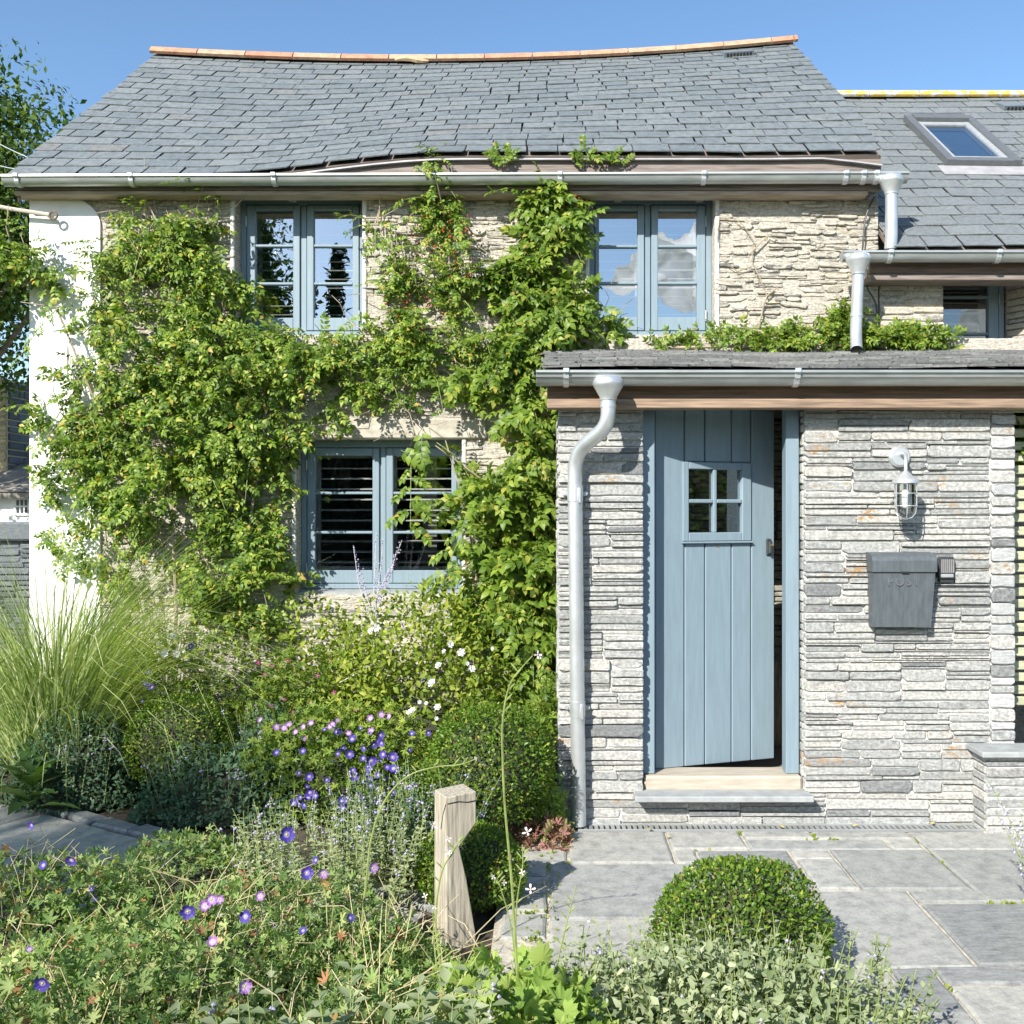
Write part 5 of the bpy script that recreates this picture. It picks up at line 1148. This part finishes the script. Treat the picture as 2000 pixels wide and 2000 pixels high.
a4 = mound('rose_bush', 'loose light green rose bush with white blooms under the lower window', (-.78, 6.12), (.68, .34, 1.2), 7000, SIM, .043, L_rose, 200, seed=9, core=.45, rough=.2)
flowers(a4, 'white', [(500+q[0]*.3106, 1200+q[1]*.3106)+tuple(q[2:]) for q in [(725, 105, .8), (760, 85), (1220, 190), (1290, 240), (1185, 235, .6), (1150, 325, .9), (1110, 435, 1.1), (1355, 345), (1325, 310, .6), (1140, 585), (985, 605, .8), (1030, 550, .5), (1070, 560, .5), (1135, 655, .5), (1490, 215, .5), (960, 615, .6)]], .034, 5.68, .04)
a5 = mound('shrub', 'yellow green bushy growth filling the wall foot left of the rose bush', (-1.42, 6.26), (.58, .22, 1.18), 3800, SIM, .046, L_rose, 100, seed=19, core=.45, rough=.2)
# shaded shrubs
for nm, lb, c_, r_, n_, sd in (('catmint_shrub', 'blue green leafy shrub in shade beside the rosette leaves', (-2.74, 5.66), (.36, .26, .56), 3600, 11), ('catmint_shrub', 'widest grey green catmint shrub in the shade at the path edge', (-1.80, 5.42), (.50, .24, .40), 4200, 12), ('catmint_shrub', 'grey green shrub behind the widest catmint, left of the violet flowers', (-1.60, 5.74), (.32, .22, .58), 3000, 13), ('catmint_shrub', 'dark leafy shrub at the foot of the tall grass, far left', (-3.25, 5.75), (.4, .25, .34), 1400, 14)):
    p_ = mound(nm, lb, c_, r_, n_, SIM, .032, L_catm, 0, cat_='shrub', group='shaded border shrubs', seed=sd, core=.72, rough=.14, up=.7)
    spikes(p_, 36, c_, (r_[0]*.8, r_[1]*.8), r_[2]*.75, r_[2]*1.04, L_catm, P_lav, sd, fl=.25, leaf=.03)
def box_ball(label, c_, r_, zc, n_, size=.017, sd=0):
    pl = thing('box_ball', label, 'box ball', (c_[0], c_[1], 0), 'clipped box balls'); d = randdir(n_*2); d = d[d[:, 2] > -.55][:n_]; n = len(d)
    q = 1+.085*blob_noise(d, sd+3); r = (.84+.18*rng.random(n)**.6)*q; pts = d*r[:, None]*np.array(r_)+np.array([c_[0], c_[1], zc]); pts[:, 2] = np.maximum(pts[:, 2], .01)
    foliage(pl, SML, pts, d*.6+rng.normal(0, .6, (n, 3))+np.array([0, 0, .3]), d+rng.normal(0, .5, (n, 3)), size*(.7+.6*rng.random(n)), L_box)
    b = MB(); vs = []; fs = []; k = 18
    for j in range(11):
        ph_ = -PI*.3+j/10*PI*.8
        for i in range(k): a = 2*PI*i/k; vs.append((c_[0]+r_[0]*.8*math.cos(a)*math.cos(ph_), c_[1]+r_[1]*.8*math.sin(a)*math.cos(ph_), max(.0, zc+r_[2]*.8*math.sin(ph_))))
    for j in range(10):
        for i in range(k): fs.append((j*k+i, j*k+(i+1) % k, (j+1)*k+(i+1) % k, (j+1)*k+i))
    b.add(vs, fs); b.build('shade_core', M_shadecore, pl, True); return pl  # solid dark hull, gives the gaps between leaves their painted shade
box_ball('large clipped box ball left of the porch downpipe', (-.30, 5.02), (.34, .33, .36), .35, 12500, .020, 1)
box_ball('small clipped box ball hugging the back of the oak bollard', (-.34, 4.2), (.235, .21, .2), .15, 8000, .017, 2)
box_ball('bright clipped box ball standing on the paving at front right', (.695, 3.52), (.318, .30, .31), .13, 12500, .018, 3)
box_ball('low shaded box mound behind the catmint shrubs', (-2.16, 5.72), (.31, .24, .29), .33, 7000, .019, 4)
# rosette of broad leaves at the path edge
ro = thing('rosette_plant', 'rosette of broad dark green leaves at the far path edge', 'plant', (-2.92, 5.5, 0)); lt_ = mesh_of(leaf_t(.2, .06, .25), L_fox)
for k in range(15):
    a = k*2.4; d = Vector((math.cos(a), math.sin(a), .25+.9*(k/15))).normalized(); xx = d.cross(Vector((0, 0, 1))).normalized(); nn = xx.cross(d); M = Matrix((xx, d, nn)).transposed().to_4x4() @ Matrix.Scale(rnd.uniform(.2, .3), 4); M.translation = Vector((-2.86, 5.4, .05+.012*k)); place('leaf', lt_, ro, M)
# mixed low plants by the downpipe
mound('heuchera', 'pink leaved low plant at the foot of the grey downpipe', (-.03, 4.98), (.15, .13, .12), 260, LOB, .06, L_pink, 120, seed=31)
mound('ground_cover_plant', 'variegated pale green plant between the box ball and downpipe', (-.04, 5.1), (.15, .14, .34), 700, LOB, .045, L_mant, 120, seed=32, core=.6)
mound('leafy_plant', 'broad leaved green plant against the porch corner above the box ball', (-.02, 5.55), (.16, .2, .72), 500, LOB, .075, L_wist2, 100, seed=33, core=.6)

# ------------------------------------------------------------------ foreground planting
fg = 'foreground cranesbill clumps'
for lb, c_, r_, n_, sd, ns in (('cranesbill clump at the far left edge beside the shaded path', (-1.98, 3.66), (.62, .46, .42), 1500, 41, 120), ('cranesbill clump with violet blooms left of the bollard, in full sun', (-1.12, 3.32), (.72, .55, .44), 2200, 42, 200),
        ('nearest cranesbill clump filling the bottom left corner', (-1.35, 2.55), (.85, .55, .52), 2400, 43, 250), ('reddish dry cranesbill clump round the foot of the bollard', (-.55, 3.15), (.52, .5, .40), 1700, 44, 150), ('pale green clump at bottom edge below the bollard', (-.5, 2.45), (.55, .45, .5), 1400, 45, 150)):
    p_ = mound('cranesbill', lb, c_, r_, int(n_*2.3), LOB, .047, L_cran, ns, cat_='plant', group=fg, seed=sd, rough=.26, inner=.42, up=.62, core=.5, smin=.4, tilt=.6)
    ln = []
    for _ in range(70):
        a = rnd.uniform(0, 6.28); q = rnd.uniform(.1, .98); x = c_[0]+r_[0]*q*math.cos(a); y = c_[1]+r_[1]*q*math.sin(a); h = r_[2]*(1.05-.6*q*q); x2, y2 = x+rnd.gauss(0, .13), y+rnd.gauss(0, .1)
        ln.append([(x, y, h*.6), ((x+x2)/2, (y+y2)/2, h*.9), (x2, y2, h+rnd.uniform(-.06, .05))])
    stems(p_, ln, M_dry, .0022, .001, 'dry_stems', 4)
    if sd == 41: flowers(p_, 'purple', [(62, 1612), (85, 1690, .9), (140, 1680, 1.2), (180, 1735, .6), (123, 1762, .8), (183, 1755, .7)], .024, 3.55)
    if sd == 42: flowers(p_, 'purple', [(560, 1630, 1.25), (480, 1790, 1), (367, 1780, 1.2), (600, 1705, 1), (617, 1680, .6)], .026, 3.0); flowers(p_, 'mauve', [(413, 1757, 1), (400, 1770, 1), (428, 1757, .8), (632, 1705), (728, 1695, .9), (508, 1750, .8)], .024, 2.95)
    if sd == 43: flowers(p_, 'purple', [(83, 1920, 1.1)], .024, 2.3); flowers(p_, 'mauve', [(415, 1840, .8), (478, 1927, 1), (57, 1855, .5)], .022, 2.3)
    if sd == 44: flowers(p_, 'purple', [(592, 1818, .7), (684, 1793, .8)], .022, 2.9)
mound('cranesbill', 'small cranesbill tuft spilling over the end of the shaded path', (-1.6, 4.3), (.42, .3, .30), 1500, LOB, .047, L_cran, 80, cat_='plant', group='foreground cranesbill clumps', seed=47, rough=.26, inner=.42, up=.62, core=.5, smin=.4, tilt=.6)
sc_ = thing('silver_catmint', 'silvery catmint with pale lilac spikes left of the bollard', 'plant', (-.92, 4.3, 0), 'silver leaved plants')
spikes(sc_, 150, (-.95, 4.25), (.42, .3), .26, .46, L_silver, P_lav, 51, leaf=.036, fl=.2)
sc_ = thing('silver_catmint', 'grey green catmint spilling in front of the bright box ball', 'plant', (.5, 3.0, 0), 'silver leaved plants')
spikes(sc_, 330, (.50, 2.92), (.60, .34), .22, .43, L_silver, P_lav, 52, leaf=.038, fl=.05)
mound('silver_catmint', 'leafy grey green underskirt of catmint in front of the bright box ball', (.5, 2.92), (.60, .36, .36), 4200, SIM, .036, L_silver, 200, group='silver leaved plants', seed=55, core=.5, rough=.2, up=.4, tilt=.6)
sc_ = thing('silver_catmint', 'small grey green catmint between the bollard and the violet flowers', 'plant', (-.62, 4.65, 0), 'silver leaved plants')
spikes(sc_, 120, (-.66, 4.7), (.3, .22), .3, .5, L_catm, P_lav, 53, leaf=.04, fl=.3)
sc_ = thing('silver_catmint', 'woolly silver leaved spikes at the bottom edge left of centre', 'plant', (-.45, 2.3, 0), 'silver leaved plants')
spikes(sc_, 40, (-.48, 2.2), (.35, .15), .46, .66, L_silver, P_lav, 54, leaf=.075, fl=.1)
mound('ladys_mantle', 'lime green plant with pleated round leaves at the bottom centre', (-.06, 2.75), (.36, .34, .38), 1200, MAN, .072, L_mant, 250, seed=61, core=.5, up=.7, rough=.26, tilt=.6)
la = thing('lavender', 'purple lavender stems leaning in at the right edge over the paving', 'plant', (2.1, 3.55, 0)); spikes(la, 36, (2.10, 3.5), (.24, .3), .45, .78, L_silver, P_lav, 71, lean=.5, leaf=.03, fl=.8, tip=.5)
rsg = thing('russian_sage', 'thin pale sage stems with lilac flowers in front of the lower window', 'plant', (-1.2, 6.15, 0))
rl = []; fbm = MB()
for (u0, v0, u1, v1) in ((728, 1220, 690, 1065), (728, 1220, 735, 1040), (730, 1220, 748, 1050), (732, 1220, 775, 1075), (730, 1220, 785, 1055), (728, 1200, 700, 1110), (730, 1210, 760, 1110), (735, 1240, 742, 1120), (650, 1340, 740, 1290), (800, 1360, 830, 1320)):
    p0, p1 = P(u0, v0, 6.05), P(u1, v1, 6.0); rl.append([p0, p0.lerp(p1, .5)+Vector((rnd.gauss(0, .01), 0, 0)), p1])
    for k in range(22):
        c = p0.lerp(p1, .35+.65*k/22)+Vector((rnd.gauss(0, .008), rnd.gauss(0, .008), 0)); r = .006
        fbm.add([c+Vector((r, 0, 0)), c-Vector((r, 0, 0)), c+Vector((0, r, 0)), c-Vector((0, r, 0)), c+Vector((0, 0, r)), c-Vector((0, 0, r))], [(0, 2, 4), (2, 1, 4), (1, 3, 4), (3, 0, 4), (2, 0, 5), (1, 2, 5), (3, 1, 5), (0, 3, 5)])
stems(rsg, rl, plain_mat('sage_stem', (.5, .5, .45), .8), .004, .0015, 'stems', 5); o = fbm.build('flower_spikes', P_lav, rsg); o['kind'] = 'stuff'
# wiry gaura stems
def gaura(label, pts, Y, fls, r0=.0045):
    g = thing('gaura_stem', label, 'flower stem', tuple(P(*pts[0], Y)), 'tall wiry flower stems'); g.location.z = 0
    ln = [P(u, v, Y+.0*i) for i, (u, v) in enumerate(pts)]; full = arc_pts([Vector((ln[0].x, Y, 0))]+ln, 5); stems(g, [full], M_stalk, r0, .0016)
    if fls: flowers(g, 'gaura', fls, .0135, Y-.01, .01)
    for q in (.55, .65, .72, .8, .88, .94, .98):
        p = full[int(q*(len(full)-1))]; b = MB(); s = Vector((rnd.choice((-1, 1))*.02, rnd.uniform(-.01, .01), .022)); b.tube([p, p+s*.6, p+s], [.001, .0028, .001], 5); b.build('bud', M_stalk, g)
gaura('tallest wiry stem, upright in front of the porch corner', [(1016, 2000), (1000, 1720), (984, 1560), (980, 1420), (988, 1360), (1000, 1325), (1040, 1281)], 2.75, [(1050, 1279, 1.2), (1055, 1283, .9)])
gaura('arching wiry stem bending right in front of the large box ball', [(706, 1810), (718, 1700), (722, 1650), (738, 1590), (762, 1545), (800, 1511), (850, 1497), (900, 1494), (928, 1483)], 3.2, [(928, 1482, .7)])
gaura('wiry stem with white blooms crossing the oak bollard', [(870, 1960), (848, 1790), (862, 1700), (885, 1660), (905, 1630)], 2.9, [(845, 1613, 1.5), (876, 1638, 1), (874, 1663, 1.1), (878, 1668, .8)])
gaura('branched wiry stem with white bloom right of the bollard', [(1010, 1900), (1000, 1820), (992, 1780), (975, 1725), (963, 1712)], 3.0, [(963, 1712, .9), (984, 1724, .9), (1036, 1737, 1.6)], .003)
gaura('wiry budded stem over the paving right of the bollard', [(1015, 1940), (1006, 1800), (1012, 1740), (1022, 1690), (1020, 1650)], 3.0, [(1020, 1704, 1), (1030, 1625, 1.6)], .003)
gaura('low wiry stem curving to the right towards the bright box ball', [(1080, 1930), (1095, 1850), (1110, 1790), (1126, 1730)], 2.9, [(1058, 1868, .8), (1150, 1800, .6)], .003)
gaura('pale wiry stem low in front, below the bollard', [(885, 2000), (855, 1900), (848, 1850), (846, 1780)], 2.5, [(848, 1770, .8), (830, 1750, .8)], .003)
# fallen leaves
for k, (x, y) in enumerate([(.55, 5.12), (1.25, 5.14), (1.62, 5.17), (2.2, 5.19), (-2.62, 4.95), (-3.0, 5.5), (.60, 5.0), (2.05, 5.2)]):
    t = thing('fallen_leaf', ['dry leaf by the drain near the downpipe', 'dry leaf at the drain below the doorstep left', 'dry leaf on the drain below the doorstep right', 'green leaf on the drain near the low wall', 'yellow leaf lying on the shaded path', 'yellow leaf on the path edging, far left', 'brown leaf on the first big slab', 'curled dry leaf on the drain right end'][k], 'leaf', (x, y, .03), 'fallen leaves'); M = Matrix.Rotation(rnd.uniform(0, 6), 4, 'Z') @ Matrix.Rotation(.25, 4, 'X') @ Matrix.Scale(.035, 4); M.translation = Vector((x, y, .03)); place('blade', FM.setdefault('dead', mesh_of(SIM[1], L_dead)), t, M)

# ------------------------------------------------------------------ trees, neighbour, wires
def tree(name, label, base, crown, rad, n, size, mat, clumps=50, trunk=.16, cat_='tree', group=None, seed=1, cone=False):
    t = thing(name, label, cat_, base, group); r = np.random.default_rng(seed); rr = random.Random(seed)
    b = MB(); top = Vector(crown); bs = Vector(base)
    b.tube([bs, bs.lerp(top, .5)+Vector((rr.gauss(0, .1), rr.gauss(0, .1), 0)), top+Vector((0, 0, rad[2]*.5))], [trunk, trunk*.7, trunk*.2], 9)
    d = norm(r.normal(size=(clumps, 3))); cc_ = d*(.45+.5*r.random((clumps, 1)))
    if cone: cc_ = np.stack([cc_[:, 0], cc_[:, 1], r.random(clumps)**1.5*2-1], 1); cc_[:, :2] = norm(cc_[:, :2])*(.75*r.random((clumps, 1))**.5)*(1-(cc_[:, 2:3]+1)/2)
    for k in range(min(clumps, 16)):
        q = top+Vector(cc_[k]*np.array(rad)); m = bs.lerp(top, .45+.5*rr.random()); b.tube([m, m.lerp(q, .6)+Vector((0, 0, .1)), q], [trunk*.3, trunk*.15, .01], 5)
    o = b.build('trunk', M_bark, t, True)
    ii = r.integers(0, clumps, n); cs = .34*(.6+.8*r.random(clumps)); 
    if cone: cs *= (.35+.65*(1-(cc_[:, 2]+1)/2))
    off = r.normal(size=(n, 3)); off = norm(off)*(r.random((n, 1))**.45)
    pts = (cc_[ii]+off*cs[ii][:, None])*np.array(rad)+np.array(crown)
    foliage(t, SML, pts, r.normal(size=(n, 3))+np.array([0, 0, -.4]), off+np.array([0, 0, .5])+r.normal(0, .4, (n, 3)), size*(.6+.8*r.random(n)), mat); 
    for c in t.children:
        if c.name.startswith('foliage'): c.name = 'crown'
    return t
tree('ash_tree', 'tall dark green tree rising behind the left gable', (-7.9, 12.5, 0), (-7.85, 12.3, 5.25), (2.25, 1.8, 2.1), 46000, .088, L_ash, 120, .2, seed=3)
tree('shrub_tree', 'dark bushy tree behind the garden wall at the left edge', (-9.0, 13.6, 0), (-8.7, 13.5, 4.7), (1.3, 1.2, 1.0), 7000, .11, L_tree, 40, .12, seed=4)
tree('poplar_tree', 'slender tree standing in the front garden', (-8.45, -5.15, 0), (-8.45, -5.15, 7.0), (1.15, 1.15, 2.15), 7000, .14, L_tree, 50, .15, seed=5)
tree('garden_tree', 'broad garden tree reflected in the left upper window', (-7.6, -9.2, 0), (-7.6, -9.2, 5.6), (2.0, 1.9, 3.4), 34000, .15, L_tree, 60, .2, seed=6)
for k, (x, y, h) in enumerate(((-4.9, -9.4, 7.4), (-4.1, -9.8, 7.1), (-5.6, -10, 6.6), (-2.9, -10, 5.0))):
    tree('conifer_tree', ['tallest conifer of the front hedge row', 'second conifer of the front hedge row', 'conifer nearest the broad garden tree', 'shortest conifer of the front hedge row'][k], (x, y, 0), (x, y, h*.53), (1.1, 1.1, h*.5), 16000, .13, L_conif, 70, .12, group='conifers in the front garden', seed=20+k, cone=True)
hd = thing('hedge', 'long dark hedge closing the front garden', 'hedge', (0, -11, 0)); nh = 22000
hs_ = rng.random(nh); hx_ = np.where(hs_ < .62, rng.uniform(-16, 13, nh), 13+rng.uniform(-.7, .7, nh)); hy_ = np.where(hs_ < .62, -11+rng.uniform(-.7, .7, nh), rng.uniform(-11, 4, nh))
hp = np.stack([hx_, hy_, 3.7*rng.random(nh)**.7], 1); hp[:, 2] *= 1+.12*np.sin(hp[:, 0]*1.3)+.08*np.sin(hp[:, 0]*3.7)
foliage(hd, SML, hp, rng.normal(size=(nh, 3)), rng.normal(size=(nh, 3))+np.array([0, .6, .5]), .22, L_tree)
MB().box(-16, 13, -11.4, -10.7, 0, 3.1).box(12.9, 13.3, -10.7, 4, 0, 3.1).build('shade_core', M_shadecore, hd)  # solid dark boxes filling the hedge, stand in for its inner shade
nb = thing('neighbour_house', 'neighbour house with stone chimney stack and white wall at the left edge', 'house', (-9.5, 16, 0))
b = MB(); b.box(-10.5, -8.34, 15, 16.4, 2.3, 3.75); stk = b.build('chimney', M_farstone, nb)
rs = random.Random(44); lay(skyline(-9.6, -8.34, 2.35, 3.75, [4, 5, 6, 8], (.2, .7, .4), rs, q=.02), 15.0, stk, M_farstone, rs, .02, .01, .03, lambda q: True)
z = 2.35
while z < 3.72:
    h = rs.choice((.08, .1, .13)); y = 15.03
    while y < 16.3: w = rs.uniform(.2, .5); b = MB(); b.bevbox(-8.35, -8.325+rs.uniform(0, .02), y, min(y+w-.02, 16.38), z, z+h-.02, .008); b.build('stone', M_shadestone, stk); y += w  # side face laid in the darker stone, its shade painted in
    z += h
b = MB(); b.add([(-13, 14.2, 1.98), (-5.5, 14.2, 1.98), (-5.5, 15.6, 2.55), (-13, 15.6, 2.55)], [(0, 1, 2, 3)]); b.add([(-13, 14.2, 1.9), (-5.5, 14.2, 1.9), (-5.5, 14.2, 1.98), (-13, 14.2, 1.98)], [(0, 1, 2, 3)])
rf = b.build('roof', M_ltile, nb)
tl = MB().bevbox(-.12, .12, 0, .3, 0, .02, .004).mesh('tile', M_ltile); sl_ = math.atan2(.57, 1.4)
for r_i in range(6):
    for k in range(14): place('tile', tl, rf, Matrix.Translation((-9.6+k*.245+(r_i % 2)*.12, 14.18+r_i*.235, 1.99+r_i*.095)) @ Matrix.Rotation(sl_-.05, 4, 'X'))
b = MB(); b.box(-13, -5.6, 14.4, 15.5, 0, 1.95); b.build('wall', M_render, nb)
wx0, wx1 = PX(33, 14.4), PX(57, 14.4); wz0, wz1 = PZ(1003, 14.4), PZ(975, 14.4)
b = MB(); b.box(wx0-.03, wx1+.03, 14.37, 14.41, wz0-.03, wz1+.03); wn = b.build('window', M_white, nb)
for k in range(3):
    for j in range(2): b = MB(); w = (wx1-wx0)/3; hh = (wz1-wz0)/2; b.box(wx0+k*w+.012, wx0+(k+1)*w-.012, 14.362, 14.366, wz0+j*hh+.012, wz0+(j+1)*hh-.012); b.build('pane', M_dark, wn)
gw = thing('garden_wall', 'grey blue stone garden wall with thick coping at the left edge', 'wall', (-6, 9.5, 0)); b = MB(); b.box(-9, -4.9, 9.52, 9.85, 0, 1.42); gwm = b.build('wall_core', M_shadestone, gw)
rs = random.Random(46); lay(skyline(-6.2, -4.9, .3, 1.42, [4, 5, 6], (.12, .4, .25), rs), 9.52, gwm, M_shadestone, rs, .012, .008, .03, lambda q: True)
b = MB(); b.bevbox(-9, -4.85, 9.44, 9.93, 1.42, 1.60, .02); b.build('coping', M_shadestone, gw)
for k, (lb, a_, c_) in enumerate((('upper thin pale wire running to the left eaves', (-10, 252, 9), (140, 338, 6.6)), ('lower thin pale wire running to the left eaves', (-10, 296, 9), (70, 330, 6.7)))):
    w_ = thing('overhead_wire', lb, 'wire', tuple(P(*c_)), 'overhead wires'); p0, p1 = P(*a_), P(*c_); p0 = p1+(p0-p1)*2.5; b = MB(); b.tube([p0.lerp(p1, t)-Vector((0, 0, .12*4*t*(1-t))) for t in np.linspace(0, 1, 13)], .0032, 5); b.build('strand', M_wire, w_)
ib = thing('conduit_bracket', 'pale pipe bracket sticking out left under the eaves corner', 'bracket', tuple(P(100, 418, 6.5))); b = MB(); b.tube([P(-40, 396, 6.46), P(20, 408, 6.48), P(100, 420, 6.5)], .014, 8); b.build('arm', plain_mat('rusted_pale', (.5, .44, .36), .8), ib); b = MB(); c = P(104, 421, 6.48); b.tube([c+Vector((.026*math.cos(t), 0, .026*math.sin(t))) for t in np.linspace(0, 2*PI, 15)], .008, 6); b.build('eye_ring', M_bark, ib)
b = MB(); b.tube([P(38, 395, 6.5), P(38, 378, 6.45)], .01, 6); b.build('hook', M_bark, ib)
cb = thing('black_cable', 'black cable looping down the right end of the main wall', 'cable', tuple(P(1690, 400, YM))); b = MB(); b.tube(arc_pts([P(1708, 385, YM-.03), P(1690, 420, YM-.04), P(1686, 470, YM-.04), P(1684, 495, YM-.03)], 4), .006, 6); b.build('run', M_dark, cb)
b = MB(); b.tube(arc_pts([P(1692, 520, YM-.03), P(1690, 560, YM-.04), P(1712, 590, YM-.04), P(1715, 640, YM-.03)], 4), .006, 6); b.build('run', M_dark, cb)

# leaves growing through the fence at the right edge
mound('climbing_plant', 'yellow green leaves hanging over the fence at the right edge', (2.80, 5.6), (.22, .12, .3), 500, PIN, .12, L_wist2, 120, cat_='climbing plant', seed=81, zb=2.02, core=None)
# cumulus over the valley behind the viewer, seen in the upper window panes
Mc, nt_, b_ = base_mat('cloud_white'); b_.inputs['Base Color'].default_value = (1, 1, 1, 1); b_.inputs['Roughness'].default_value = 1; b_.inputs['Specular IOR Level'].default_value = 0
t_ = N(nt_, 'ShaderNodeBsdfTranslucent'); t_.inputs[0].default_value = (1, 1, 1, 1); mx_ = N(nt_, 'ShaderNodeMixShader'); mx_.inputs[0].default_value = .96
nt_.links.new(b_.outputs[0], mx_.inputs[1]); nt_.links.new(t_.outputs[0], mx_.inputs[2]); nt_.links.new(mx_.outputs[0], nt_.nodes['Material Output'].inputs[0])
import bmesh
for k, (c_, r_, n_) in enumerate((((44, -300, 78), (21, 14, 17), 46), ((120, -330, 70), (40, 16, 15), 50), ((-120, -340, 45), (50, 16, 10), 40))):
    bm = bmesh.new(); rr = random.Random(90+k)
    for i in range(n_):
        d = Vector((rr.gauss(0, 1), rr.gauss(0, 1), rr.gauss(0, 1))).normalized()*rr.random()**.5; q = Vector((d.x*r_[0], d.y*r_[1], d.z*r_[2]*(1 if d.z > 0 else .5)))+Vector(c_); rad_ = rr.uniform(2.2, 6.5)
        M = Matrix.Translation(q) @ Matrix.Diagonal((rad_*1.15, rad_, rad_*.9, 1)); g_ = bmesh.ops.create_icosphere(bm, subdivisions=3, radius=1, matrix=M)
        for v_ in g_['verts']:
            w_ = v_.co*.35; v_.co += (v_.co-q)*.22*(math.sin(w_.x*2.1+i)*math.sin(w_.z*2.7)+.5*math.sin(w_.x*5+w_.z*4.3))
    me = bpy.data.meshes.new('cloud'); bm.to_mesh(me); bm.free(); me.materials.append(Mc); me.polygons.foreach_set('use_smooth', [True]*len(me.polygons)); o = link(bpy.data.objects.new('cloud', me)); o['kind'] = 'structure'; m_ = o.modifiers.new('union', 'REMESH'); m_.mode = 'VOXEL'; m_.voxel_size = 1.0; m_.use_smooth_shade = True

# moss and tiny weeds in the paving joints and along the wall foot
jp = []
for (x0, x1, y1, y0) in SL:
    for (ax, ay, bx, by) in ((x0, y0, x1, y0), (x0, y0, x0, y1)):
        if rnd.random() < .45:
            c_ = rnd.random(); 
            for _ in range(int(rnd.uniform(5, 26))):
                t = min(max(c_+rnd.gauss(0, .09), 0), 1); jp.append((ax+(bx-ax)*t+rnd.gauss(0, .004), ay+(by-ay)*t+rnd.gauss(0, .004), .006))
for _ in range(90): jp.append((rnd.uniform(.1, 2.3), 5.245+rnd.gauss(0, .006), .004))
for _ in range(160): jp.append((-.02+rnd.gauss(0, .05), rnd.uniform(3.8, 5.1), .012))
ms = thing('joint_moss', 'moss and tiny weeds growing in the paving joints', 'moss', (.5, 4.2, 0)); ms['kind'] = 'stuff'
jp = np.array(jp); n_ = len(jp); foliage(ms, SML, jp, rng.normal(0, .6, (n_, 3))+np.array([0, 0, .7]), rng.normal(0, .5, (n_, 3))+np.array([0, -.4, .6]), .016*(.5+rng.random(n_)), L_rose)
bpy.context.view_layer.update()
